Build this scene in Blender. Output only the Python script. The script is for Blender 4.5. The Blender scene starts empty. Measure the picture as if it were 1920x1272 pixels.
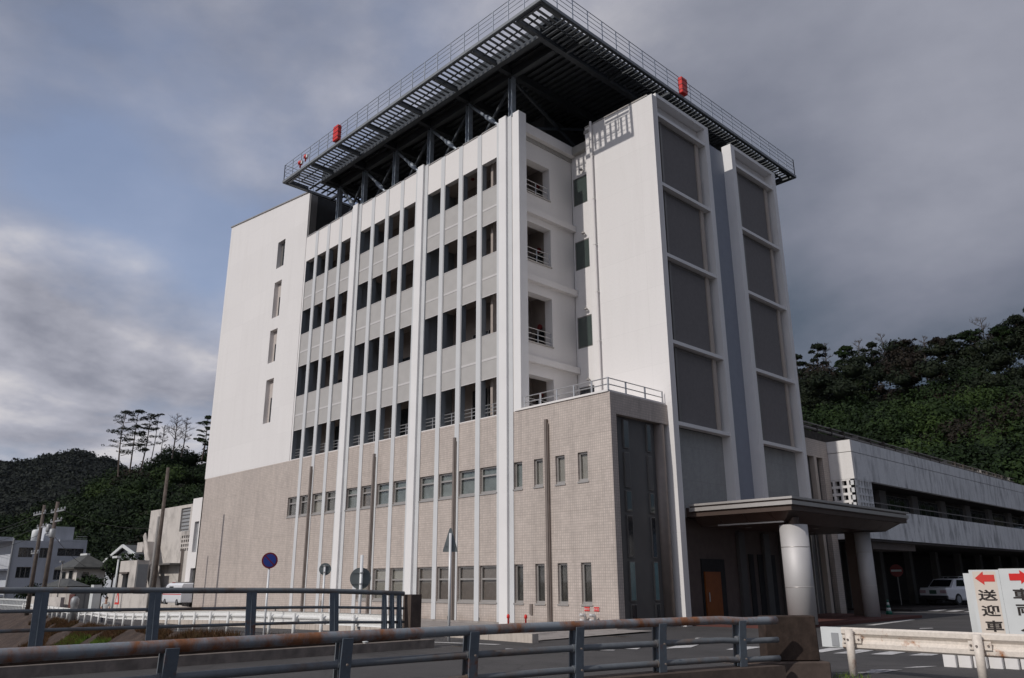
import bpy, bmesh, math, random
import numpy as np
from mathutils import Vector, Matrix, noise

random.seed(7)
rng = np.random.default_rng(7)
scene = bpy.context.scene
COL = scene.collection

# ------------------------------------------------------------------ camera
cam_data = bpy.data.cameras.new("camera")
cam_data.sensor_width = 36.0
cam_data.lens = 27.81
cam_data.clip_start = 0.1
cam_data.clip_end = 5000.0
cam = bpy.data.objects.new("camera", cam_data)
COL.objects.link(cam)
yaw, pitch, roll = 0.802404718, 0.297877941, -0.0055386
fwd = Vector((-math.sin(yaw) * math.cos(pitch), math.cos(yaw) * math.cos(pitch), math.sin(pitch)))
rgt = Vector((math.cos(yaw), math.sin(yaw), 0.0))
upv = rgt.cross(fwd)
rx = rgt * math.cos(roll) + upv * math.sin(roll)
ux = upv * math.cos(roll) - rgt * math.sin(roll)
m = Matrix((rx, ux, -fwd)).transposed().to_4x4()
m.translation = Vector((0.0, 0.0, 1.6))
cam.matrix_world = m
scene.camera = cam

# ------------------------------------------------------------------ sky, sun, exposure
SUN_EL = math.radians(35.0)
SUN_AZ = math.radians(1.2)      # the sun stands behind the street, a touch to the left of the facade's normal
sun_dir = Vector((-math.sin(SUN_AZ) * math.cos(SUN_EL), -math.cos(SUN_AZ) * math.cos(SUN_EL), math.sin(SUN_EL)))
sun_data = bpy.data.lights.new("sun", 'SUN')
sun_data.energy = 2.3
sun_data.angle = math.radians(0.55)
sun_data.color = (1.0, 0.945, 0.885)
sun = bpy.data.objects.new("sun", sun_data)
COL.objects.link(sun)
sun.rotation_euler = (-sun_dir).to_track_quat('-Z', 'Y').to_euler()

world = bpy.data.worlds.new("World")
scene.world = world
world.use_nodes = True
wn, wl = world.node_tree.nodes, world.node_tree.links
wn.clear()
def wnode(t, **k):
    n = wn.new(t)
    for a, v in k.items():
        setattr(n, a, v)
    return n
def wmath(op, a, b=None, clamp=False):
    n = wnode('ShaderNodeMath', operation=op, use_clamp=clamp)
    for i, v in enumerate((a, b)):
        if v is None: continue
        if hasattr(v, 'links'): wl.new(v, n.inputs[i])
        else: n.inputs[i].default_value = v
    return n.outputs[0]
sky = wnode('ShaderNodeTexSky', sky_type='NISHITA', sun_disc=False)
sky.sun_elevation = SUN_EL
sky.sun_rotation = math.atan2(sun_dir.x, sun_dir.y)
sky.altitude = 50.0
sky.air_density = 1.0; sky.dust_density = 0.7; sky.ozone_density = 1.6
tc = wnode('ShaderNodeTexCoord')
sep = wnode('ShaderNodeSeparateXYZ')
wl.new(tc.outputs['Generated'], sep.inputs[0])
# a cloud layer seen in perspective: direction divided by its height
den = wmath('ADD', wmath('MAXIMUM', sep.outputs[2], 0.0), 0.22)
u = wmath('DIVIDE', sep.outputs[0], den)
v = wmath('DIVIDE', sep.outputs[1], den)
cmb = wnode('ShaderNodeCombineXYZ')
wl.new(u, cmb.inputs[0]); wl.new(v, cmb.inputs[1])
def wnoise(scale, detail, rough, off, dist=0.0):
    mp = wnode('ShaderNodeMapping')
    mp.inputs['Location'].default_value = off
    wl.new(cmb.outputs[0], mp.inputs[0])
    n = wnode('ShaderNodeTexNoise')
    n.inputs['Scale'].default_value = scale
    n.inputs['Detail'].default_value = detail
    n.inputs['Roughness'].default_value = rough
    n.inputs['Distortion'].default_value = dist
    wl.new(mp.outputs[0], n.inputs['Vector'])
    return n.outputs['Fac']
def wramp(fac, stops):
    r = wnode('ShaderNodeValToRGB')
    el = r.color_ramp.elements
    while len(el) < len(stops): el.new(0.5)
    for e, (p, c) in zip(el, stops):
        e.position = p
        e.color = (c[0], c[1], c[2], 1) if isinstance(c, tuple) else (c, c, c, 1)
    wl.new(fac, r.inputs[0])
    return r.outputs[0]
def wmix(fac, a, b):
    n = wnode('ShaderNodeMix', data_type='RGBA')
    for key, val in (('Factor', fac), ('A', a), ('B', b)):
        s = [i for i in n.inputs if i.name == key and i.enabled][0]
        if hasattr(val, 'links'): wl.new(val, s)
        else: s.default_value = val
    return [o for o in n.outputs if o.enabled][0]
SH = (0.10, -0.13)            # step towards the sun, for lit cloud edges
cover = wnoise(0.95, 9.0, 0.55, (4.35, 1.2, 0.0), 0.15)
cover2 = wnoise(0.95, 9.0, 0.55, (4.35 + SH[0], 1.2 + SH[1], 0.0), 0.15)
broad = wnoise(0.45, 4.0, 0.5, (1.7, 6.3, 0.0), 0.1)
relief = wmath('MULTIPLY', wmath('SUBTRACT', cover, cover2), 2.6)
side = wmath('ADD', wmath('MULTIPLY', sep.outputs[0], 0.62), wmath('MULTIPLY', sep.outputs[1], 0.62))
# storm cloud lies towards +x +y, thinner lavender cloud with blue gaps towards -x
storm = wramp(wmath('ADD', wmath('ADD', side, 0.10), wmath('MULTIPLY', wmath('SUBTRACT', broad, 0.5), 0.35)), [(0.0, 0.0), (0.30, 1.0)])
low = wramp(sep.outputs[2], [(0.05, 1.0), (0.28, 0.0)])
veil = wramp(cover, [(0.39, 0.0), (0.58, 1.0)])
bright = wmath('ADD', wmath('ADD', wmath('MULTIPLY', wmath('SUBTRACT', broad, 0.5), -0.55), relief), wmath('ADD', 0.53, wmath('MULTIPLY', low, 0.30)))
light_cloud = wramp(bright, [(0.20, (0.16, 0.175, 0.225)), (0.45, (0.29, 0.30, 0.36)), (0.66, (0.43, 0.435, 0.50)), (0.95, (0.76, 0.73, 0.73))])
dark_in = wmath('ADD', wmath('MULTIPLY', wmath('SUBTRACT', cover, 0.5), -1.3), wmath('ADD', wmath('MULTIPLY', relief, 0.4), wmath('ADD', 0.30, wmath('MULTIPLY', sep.outputs[2], 0.75))))
dark_cloud = wramp(dark_in, [(0.20, (0.058, 0.084, 0.120)), (0.45, (0.104, 0.130, 0.176)), (0.64, (0.212, 0.227, 0.285)), (0.86, (0.35, 0.36, 0.425))])
clouds = wmix(storm, light_cloud, dark_cloud)
sky_s = wnode('ShaderNodeVectorMath', operation='SCALE')
wl.new(sky.outputs[0], sky_s.inputs[0]); sky_s.inputs['Scale'].default_value = 0.135
amount = wmath('ADD', wmath('MULTIPLY', veil, 0.80), wmath('ADD', wmath('ADD', wmath('MULTIPLY', storm, 0.9), wmath('MULTIPLY', low, 0.45)), 0.20), True)
thin = wmix(0.5, sky_s.outputs[0], (0.35, 0.405, 0.585, 1.0))
tot = wmix(amount, thin, clouds)
bg = wnode('ShaderNodeBackground')
wl.new(tot, bg.inputs[0]); bg.inputs[1].default_value = 1.0
wo = wnode('ShaderNodeOutputWorld')
wl.new(bg.outputs[0], wo.inputs[0])

scene.view_settings.view_transform = 'Standard'
scene.view_settings.look = 'None'
scene.view_settings.exposure = 0.0
scene.view_settings.gamma = 1.0
scene.view_settings.use_curve_mapping = False
scene.render.engine = 'CYCLES'
scene.cycles.max_bounces = 6
scene.cycles.transparent_max_bounces = 16

# ------------------------------------------------------------------ materials
class NT:
    def __init__(s, name):
        s.m = bpy.data.materials.new(name); s.m.use_nodes = True
        s.n, s.l = s.m.node_tree.nodes, s.m.node_tree.links
        s.b = s.n['Principled BSDF']
        s.out = s.n['Material Output']
        g = s.n.new('ShaderNodeNewGeometry'); s.pos = g.outputs['Position']; s.nor = g.outputs['True Normal']
    def node(s, t, **k):
        n = s.n.new(t)
        for a, v in k.items(): setattr(n, a, v)
        return n
    def link(s, v, sock):
        if hasattr(v, 'links'): s.l.new(v, sock)
        else:
            try: sock.default_value = v
            except Exception: sock.default_value = (v[0], v[1], v[2], 1)
    def math(s, op, a, b=None, clamp=False):
        n = s.node('ShaderNodeMath', operation=op, use_clamp=clamp)
        s.link(a, n.inputs[0])
        if b is not None: s.link(b, n.inputs[1])
        return n.outputs[0]
    def noise(s, scale, detail=4, rough=0.55, stretch=(1, 1, 1), vec=None, off=(0, 0, 0)):
        mp = s.node('ShaderNodeMapping'); mp.inputs['Scale'].default_value = stretch; mp.inputs['Location'].default_value = off
        s.l.new(vec or s.pos, mp.inputs[0])
        n = s.node('ShaderNodeTexNoise'); n.inputs['Scale'].default_value = scale
        n.inputs['Detail'].default_value = detail; n.inputs['Roughness'].default_value = rough
        s.l.new(mp.outputs[0], n.inputs['Vector'])
        return n.outputs['Fac']
    def ramp(s, fac, stops):
        r = s.node('ShaderNodeValToRGB'); el = r.color_ramp.elements
        while len(el) < len(stops): el.new(0.5)
        for e, (p, c) in zip(el, stops):
            e.position = p; e.color = (c[0], c[1], c[2], 1) if isinstance(c, tuple) else (c, c, c, 1)
        s.l.new(fac, r.inputs[0]); return r.outputs[0]
    def mix(s, fac, a, b, blend='MIX'):
        n = s.node('ShaderNodeMix', data_type='RGBA', blend_type=blend)
        for key, val in (('Factor', fac), ('A', a), ('B', b)):
            so = [i for i in n.inputs if i.name == key and i.enabled][0]
            if hasattr(val, 'links'): s.l.new(val, so)
            elif key == 'Factor': so.default_value = val
            else: so.default_value = (val[0], val[1], val[2], 1)
        return [o for o in n.outputs if o.enabled][0]
    def bump(s, h, strength=0.3, dist=0.02):
        n = s.node('ShaderNodeBump'); n.inputs['Strength'].default_value = strength
        n.inputs['Distance'].default_value = dist
        s.l.new(h, n.inputs['Height']); s.l.new(n.outputs[0], s.b.inputs['Normal'])
    def wall_uv(s):
        """(along the wall, height): picks x or y by which way the face looks"""
        sn = s.node('ShaderNodeSeparateXYZ'); s.l.new(s.nor, sn.inputs[0])
        sp = s.node('ShaderNodeSeparateXYZ'); s.l.new(s.pos, sp.inputs[0])
        ax = s.math('ABSOLUTE', sn.outputs[0]); ay = s.math('ABSOLUTE', sn.outputs[1])
        uu = s.math('ADD', s.math('MULTIPLY', sp.outputs[0], ay), s.math('MULTIPLY', sp.outputs[1], ax))
        c = s.node('ShaderNodeCombineXYZ'); s.l.new(uu, c.inputs[0]); s.l.new(sp.outputs[2], c.inputs[1])
        return c.outputs[0]

MATS = {}
def plain(name, col, rough=0.6, metal=0.0, var=0.12, scale=3.0, bump=0.0, spec=0.5, bscale=None, trans=0.0):
    t = NT(name)
    n = t.noise(scale, 5)
    lo = tuple(c * (1 - var) for c in col); hi = tuple(min(1, c * (1 + var)) for c in col)
    t.link(t.ramp(n, [(0.3, lo), (0.7, hi)]), t.b.inputs['Base Color'])
    t.b.inputs['Roughness'].default_value = rough
    t.b.inputs['Metallic'].default_value = metal
    t.b.inputs['Specular IOR Level'].default_value = spec
    if bump: t.bump(t.noise(bscale or scale * 12, 4), bump)
    if trans:
        tr = t.node('ShaderNodeBsdfTransparent'); mx = t.node('ShaderNodeMixShader')
        mx.inputs[0].default_value = trans
        t.l.new(t.b.outputs[0], mx.inputs[1]); t.l.new(tr.outputs[0], mx.inputs[2]); t.l.new(mx.outputs[0], t.out.inputs[0])
    MATS[name] = t.m
    return t.m

def stained(name, col, stain, amount=0.5, rough=0.8, joints=None, streak=(1.6, 1.6, 0.12), sscale=1.5, fine=0.06, bump=0.15, base_dirt=None):
    """painted or bare wall with vertical streaks of dirt"""
    t = NT(name)
    n1 = t.noise(sscale, 7, 0.62, streak)
    n2 = t.noise(0.35, 3, 0.5)
    n3 = t.noise(9, 5, 0.6)
    m = t.math('MULTIPLY', t.ramp(n1, [(0.46, 0.0), (0.70, 1.0)]), t.ramp(n2, [(0.35, 0.25), (0.65, 1.0)]))
    m = t.math('MULTIPLY', m, amount)
    c = t.mix(m, col, stain)
    f = t.ramp(n3, [(0.3, 1 - fine), (0.7, 1 + 0 * fine)])
    c = t.mix(1.0, c, f, 'MULTIPLY')
    if joints:
        br = t.node('ShaderNodeTexBrick'); t.l.new(t.wall_uv(), br.inputs['Vector'])
        br.offset = 0.0
        br.inputs['Scale'].default_value = 1.0
        br.inputs['Brick Width'].default_value = joints[0]; br.inputs['Row Height'].default_value = joints[1]
        br.inputs['Mortar Size'].default_value = joints[2]; br.inputs['Mortar Smooth'].default_value = 0.3
        br.inputs['Color1'].default_value = (1, 1, 1, 1); br.inputs['Color2'].default_value = (.97, .97, .97, 1)
        br.inputs['Mortar'].default_value = (joints[3],) * 3 + (1,)
        c = t.mix(1.0, c, br.outputs['Color'], 'MULTIPLY')
    t.link(c, t.b.inputs['Base Color'])
    t.b.inputs['Roughness'].default_value = rough
    t.b.inputs['Specular IOR Level'].default_value = 0.2
    if bump: t.bump(n3, bump, 0.01)
    MATS[name] = t.m
    return t.m

def tiled(name, c1, c2, mortar, w, h, ms, rough=0.55, streaks=0.0):
    """small ceramic wall tiles, too small to stand apart as pieces"""
    t = NT(name)
    br = t.node('ShaderNodeTexBrick'); t.l.new(t.wall_uv(), br.inputs['Vector'])
    br.offset = 0.0
    br.inputs['Scale'].default_value = 1.0
    br.inputs['Brick Width'].default_value = w; br.inputs['Row Height'].default_value = h
    br.inputs['Mortar Size'].default_value = ms; br.inputs['Mortar Smooth'].default_value = 0.2
    br.inputs['Bias'].default_value = -0.1
    br.inputs['Color1'].default_value = (*c1, 1); br.inputs['Color2'].default_value = (*c2, 1)
    br.inputs['Mortar'].default_value = (*mortar, 1)
    n = t.noise(0.5, 4, 0.6, (1, 1, 0.35))
    n2 = t.noise(3.0, 5, 0.65, (1, 1, 1))
    c = t.mix(1.0, br.outputs['Color'], t.ramp(n, [(0.3, 0.90), (0.7, 1.0)]), 'MULTIPLY')
    c = t.mix(1.0, c, t.ramp(n2, [(0.3, 0.88), (0.7, 1.04)]), 'MULTIPLY')
    jb = t.node('ShaderNodeTexBrick'); t.l.new(t.wall_uv(), jb.inputs['Vector']); jb.offset = 0.0     # movement joints
    for k_, v_ in (('Scale', 1.0), ('Brick Width', 2.06), ('Row Height', 1.37), ('Mortar Size', 0.008), ('Mortar Smooth', 0.2)): jb.inputs[k_].default_value = v_
    jb.inputs['Color1'].default_value = (1, 1, 1, 1); jb.inputs['Color2'].default_value = (.955, .955, .96, 1); jb.inputs['Mortar'].default_value = (.80, .79, .78, 1)
    c = t.mix(1.0, c, jb.outputs['Color'], 'MULTIPLY')
    st = t.noise(1.6, 6, 0.65, (1.4, 1.4, 0.10)); sp_ = t.node('ShaderNodeSeparateXYZ'); t.l.new(t.pos, sp_.inputs[0])
    c = t.mix(1.0, c, t.ramp(st, [(0.50, 1.0), (0.72, 0.86)]), 'MULTIPLY')
    gd = t.math('ADD', sp_.outputs[2], t.math('MULTIPLY', t.noise(2.0, 5, 0.7), 0.9))          # splash dirt at the foot
    c = t.mix(1.0, c, t.ramp(gd, [(0.35, (0.74, 0.70, 0.66)), (0.85, (1, 1, 1))]), 'MULTIPLY')
    t.link(c, t.b.inputs['Base Color'])
    t.b.inputs['Roughness'].default_value = rough
    inv = t.math('SUBTRACT', 1.0, br.outputs['Fac'])
    t.bump(inv, 0.35, 0.006)
    MATS[name] = t.m
    return t.m

def rusty(name, col, rust, lo=0.52, hi=0.60, scale=2.2, stretch=(1, 1, 1), rough=0.45, off=(0, 0, 0), metal=0.0):
    t = NT(name)
    n = t.noise(scale, 7, 0.68, stretch, off=off)
    n2 = t.noise(scale * 9, 5, 0.7)
    k = t.math('ADD', n, t.math('MULTIPLY', t.math('SUBTRACT', n2, 0.5), 0.22))
    f = t.ramp(k, [(lo, 0.0), (hi, 1.0)])
    rc = t.ramp(n2, [(0.3, tuple(x * 0.55 for x in rust)), (0.65, rust)])
    pc = t.ramp(n2, [(0.3, tuple(x * 0.85 for x in col)), (0.7, tuple(min(1, x * 1.1) for x in col))])
    t.link(t.mix(f, pc, rc), t.b.inputs['Base Color'])
    t.link(t.ramp(f, [(0.0, rough), (1.0, 0.9)]), t.b.inputs['Roughness'])
    t.b.inputs['Metallic'].default_value = metal
    t.bump(k, 0.25, 0.01)
    MATS[name] = t.m
    return t.m

def leafmat(name, cols, scale=0.25):
    t = NT(name)
    n = t.noise(scale, 3, 0.6); n2 = t.noise(3.0, 2, 0.5)
    k = t.math('ADD', t.math('MULTIPLY', n, 0.65), t.math('MULTIPLY', n2, 0.35))
    st = [(0.32 + 0.36 * i / (len(cols) - 1), c) for i, c in enumerate(cols)]
    t.link(t.ramp(k, st), t.b.inputs['Base Color'])
    t.b.inputs['Roughness'].default_value = 0.75
    t.b.inputs['Specular IOR Level'].default_value = 0.2
    MATS[name] = t.m
    return t.m

stained('white_paint', (0.78, 0.76, 0.75), (0.55, 0.52, 0.50), 0.16, 0.75, joints=(3.1, 1.68, 0.012, 0.93), fine=0.03, bump=0.08)
stained('white_panel', (0.78, 0.755, 0.74), (0.55, 0.52, 0.50), 0.12, 0.7, fine=0.03, bump=0.05)
plain('fin_paint', (0.70, 0.70, 0.705), 0.5, var=0.04, scale=1.0)
plain('strip_paint', (0.60, 0.61, 0.62), 0.5, var=0.04, scale=1.0)
plain('pillar_paint', (0.78, 0.77, 0.765), 0.5, var=0.03, scale=1.0)
tiled('tan_tile', (0.62, 0.54, 0.485), (0.54, 0.47, 0.42), (0.44, 0.385, 0.345), 0.098, 0.098, 0.012)
tiled('tan_tile_rough', (0.57, 0.48, 0.40), (0.46, 0.39, 0.335), (0.40, 0.345, 0.30), 0.098, 0.049, 0.010)
tiled('grey_tile', (0.40, 0.40, 0.385), (0.35, 0.35, 0.345), (0.28, 0.28, 0.28), 0.098, 0.098, 0.012)
tiled('grey_green_tile', (0.43, 0.44, 0.43), (0.38, 0.39, 0.385), (0.31, 0.32, 0.32), 0.098, 0.049, 0.010)  # grey-green tile of the tower infill walls
plain('panel_metal', (0.47, 0.455, 0.44), 0.55, 0.0, 0.05, 2.0, trans=0.10)
plain('panel_frame', (0.56, 0.54, 0.52), 0.45, 0.2, 0.03)
plain('jamb_grey', (0.20, 0.225, 0.25), 0.6, var=0.04)
plain('grey_wall', (0.25, 0.28, 0.31), 0.7, var=0.05)
plain('balcony_back', (0.36, 0.31, 0.28), 0.8, var=0.08)
plain('balcony_ceiling', (0.50, 0.44, 0.40), 0.8, var=0.06)
plain('concrete_floor', (0.35, 0.34, 0.32), 0.9, var=0.1)
plain('dark_glass', (0.02, 0.024, 0.028), 0.12, var=0.2, spec=0.8)
plain('green_glass', (0.05, 0.068, 0.062), 0.06, 0.0, 0.1, spec=1.0)
plain('blind', (0.50, 0.45, 0.42), 0.8, var=0.05)
plain('curtain', (0.25, 0.195, 0.18), 0.9, var=0.12, scale=9.0)
plain('frame_alu', (0.42, 0.40, 0.38), 0.4, 0.5, 0.05)
plain('frame_dark', (0.20, 0.19, 0.18), 0.45, 0.3, 0.05)  # deeper tone of frame_alu, for dark frames and trim
plain('steel_rail', (0.55, 0.55, 0.55), 0.35, 0.7, 0.05)
plain('deck_steel', (0.065, 0.073, 0.082), 0.5, 0.55, 0.2, 1.2)
plain('deck_slat', (0.11, 0.12, 0.13), 0.5, 0.55, 0.15, 1.2)
plain('deck_post', (0.30, 0.34, 0.39), 0.45, 0.25, 0.2, 4.0)
plain('galv_rail', (0.42, 0.46, 0.52), 0.5, 0.4, 0.05)
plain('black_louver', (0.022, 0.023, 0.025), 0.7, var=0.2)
plain('red_paint', (0.62, 0.025, 0.02), 0.45, var=0.06)
plain('dull_red', (0.25, 0.03, 0.03), 0.5, var=0.1)
plain('bronze_pipe', (0.22, 0.185, 0.165), 0.5, 0.3, 0.08)
plain('screen_mesh', (0.185, 0.175, 0.175), 0.7, var=0.06, scale=6.0, spec=0.2)
plain('beige_frame', (0.46, 0.40, 0.35), 0.6, var=0.04)
plain('blue_grey_wall', (0.27, 0.295, 0.35), 0.7, var=0.04, bump=0.1)
plain('dark_panel', (0.115, 0.112, 0.11), 0.45, 0.3, 0.12, 1.0)
plain('canopy_light', (0.56, 0.53, 0.50), 0.35, 0.5, 0.05)
plain('canopy_dark', (0.115, 0.082, 0.068), 0.42, 0.5, 0.10, 1.5)
plain('column_metal', (0.56, 0.545, 0.54), 0.62, 0.30, 0.03, 2.0)
plain('brown_wall', (0.13, 0.105, 0.095), 0.7, var=0.12)
plain('orange_door', (0.26, 0.075, 0.01), 0.45, var=0.12, scale=5)
stained('annex_white', (0.76, 0.77, 0.78), (0.12, 0.125, 0.14), 0.85, 0.85, streak=(1.5, 1.5, 0.42), sscale=1.5, fine=0.12, bump=0.3)
stained('annex_end', (0.80, 0.78, 0.76), (0.55, 0.53, 0.50), 0.3, 0.8)
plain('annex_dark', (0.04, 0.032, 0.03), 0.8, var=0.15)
plain('annex_pier', (0.20, 0.19, 0.185), 0.8, var=0.1)
stained('old_concrete', (0.60, 0.56, 0.52), (0.20, 0.185, 0.175), 0.9, 0.9, streak=(0.6, 0.6, 0.4), fine=0.1, bump=0.3)
stained('house_white', (0.50, 0.52, 0.56), (0.24, 0.25, 0.28), 0.6, 0.85, streak=(1, 1, .3))
stained('house_cream', (0.60, 0.57, 0.53), (0.35, 0.32, 0.3), 0.4, 0.85)
plain('roof_tile', (0.055, 0.055, 0.048), 0.6, var=0.3, scale=2.0)
plain('shutter_grey', (0.30, 0.31, 0.32), 0.6, var=0.05)
stained('low_wall', (0.56, 0.50, 0.44), (0.20, 0.16, 0.13), 0.8, 0.9, streak=(5, 5, 0.7), sscale=1.6, fine=0.1, bump=0.3)
stained('block_concrete', (0.062, 0.044, 0.036), (0.024, 0.018, 0.015), 0.85, 0.95, streak=(2, 2, 0.7), sscale=2.0, fine=0.4, bump=0.6)
stained('kerb_concrete', (0.115, 0.088, 0.075), (0.035, 0.028, 0.024), 0.7, 0.92, streak=(1.5, 1.5, 1.0), sscale=1.5, fine=0.25, bump=0.5)
stained('kerb_light', (0.36, 0.33, 0.31), (0.12, 0.10, 0.09), 0.7, 0.92, streak=(1.5, 1.5, 1.0), fine=0.2, bump=0.4)
rusty('rail_rust', (0.225, 0.25, 0.275), (0.27, 0.115, 0.055), 0.45, 0.60, 1.0, (1.0, 1.5, 1.0), 0.5, metal=0.1)
rusty('rail_blue', (0.115, 0.138, 0.165), (0.20, 0.075, 0.03), 0.60, 0.70, 1.4, (1, 1, 1), 0.45, metal=0.2)
rusty('rail_grey', (0.15, 0.165, 0.18), (0.17, 0.12, 0.09), 0.50, 0.66, 1.1, (1, 1, 1), 0.55, metal=0.1)
rusty('white_rust', (0.74, 0.67, 0.59), (0.40, 0.17, 0.07), 0.58, 0.70, 2.0, (1, 1, 1), 0.5)
rusty('white_rail', (0.74, 0.74, 0.72), (0.30, 0.2, 0.12), 0.72, 0.8, 2.0, (1, 1, 1), 0.5)
plain('sign_back', (0.17, 0.19, 0.195), 0.5, 0.4, 0.1)
plain('sign_pole', (0.70, 0.71, 0.72), 0.4, 0.1, 0.05)
plain('sign_blue', (0.018, 0.04, 0.22), 0.4, var=0.08)
plain('sign_red', (0.14, 0.008, 0.016), 0.4, var=0.08)
plain('sign_white', (0.64, 0.66, 0.655), 0.5, var=0.04)
plain('board_cream', (0.68, 0.60, 0.52), 0.6, var=0.05)
plain('arrow_red', (0.62, 0.04, 0.03), 0.6, var=0.08)
plain('arrow_bright', (0.65, 0.012, 0.01), 0.6, var=0.05)
plain('letter_black', (0.018, 0.012, 0.010), 0.6, var=0.1)
plain('wood_pole', (0.105, 0.085, 0.073), 0.9, var=0.35, scale=2.5, bump=0.3)
plain('grey_pole', (0.26, 0.25, 0.24), 0.8, var=0.1)
plain('pole_gear', (0.30, 0.31, 0.32), 0.5, 0.3, 0.1)
plain('tiger_yellow', (0.55, 0.36, 0.02), 0.6, var=0.1)
plain('wire_black', (0.02, 0.02, 0.02), 0.6)
plain('car_white', (0.72, 0.73, 0.76), 0.25, 0.0, 0.02)
plain('car_glass', (0.01, 0.012, 0.015), 0.08, 0.0, 0.05, spec=0.8)
plain('tyre', (0.02, 0.02, 0.02), 0.85)
plain('black_plastic', (0.025, 0.025, 0.027), 0.6)
plain('rim', (0.30, 0.31, 0.33), 0.4, 0.6)
plain('plate_green', (0.05, 0.10, 0.07), 0.5)
plain('cone_green', (0.01, 0.13, 0.09), 0.55)
plain('skin', (0.45, 0.26, 0.19), 0.6)
plain('shirt', (0.62, 0.64, 0.63), 0.8)
plain('trousers', (0.10, 0.11, 0.14), 0.8)
plain('hair', (0.05, 0.03, 0.025), 0.7)
plain('bark', (0.085, 0.06, 0.05), 0.9, var=0.3, bump=0.3)
plain('dead_branch', (0.075, 0.062, 0.056), 0.9, var=0.2)
plain('rack_dark', (0.055, 0.045, 0.038), 0.8, var=0.4, scale=4.0)
plain('rack_light', (0.26, 0.24, 0.22), 0.7, var=0.3, scale=4.0)
plain('brick_red', (0.10, 0.035, 0.028), 0.8, var=0.15)
plain('rock', (0.18, 0.15, 0.13), 0.9, var=0.2)
leafmat('leaf_dark', [(0.004, 0.008, 0.003), (0.008, 0.017, 0.005), (0.016, 0.033, 0.007), (0.034, 0.058, 0.011)], 0.10)  # hill leaf colours here and below are darkened, painting in cloud shadow
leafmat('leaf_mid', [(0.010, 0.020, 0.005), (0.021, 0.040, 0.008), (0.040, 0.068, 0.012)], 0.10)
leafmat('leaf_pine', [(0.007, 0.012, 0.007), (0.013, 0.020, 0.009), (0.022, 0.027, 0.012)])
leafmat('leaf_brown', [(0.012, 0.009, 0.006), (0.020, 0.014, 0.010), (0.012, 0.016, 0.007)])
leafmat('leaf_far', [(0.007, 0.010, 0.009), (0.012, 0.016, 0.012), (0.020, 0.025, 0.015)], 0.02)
leafmat('grass_green', [(0.05, 0.08, 0.012), (0.09, 0.15, 0.02), (0.16, 0.22, 0.03)], 2.0)
leafmat('grass_dry', [(0.04, 0.022, 0.010), (0.085, 0.042, 0.018), (0.06, 0.05, 0.018)], 2.0)

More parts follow.
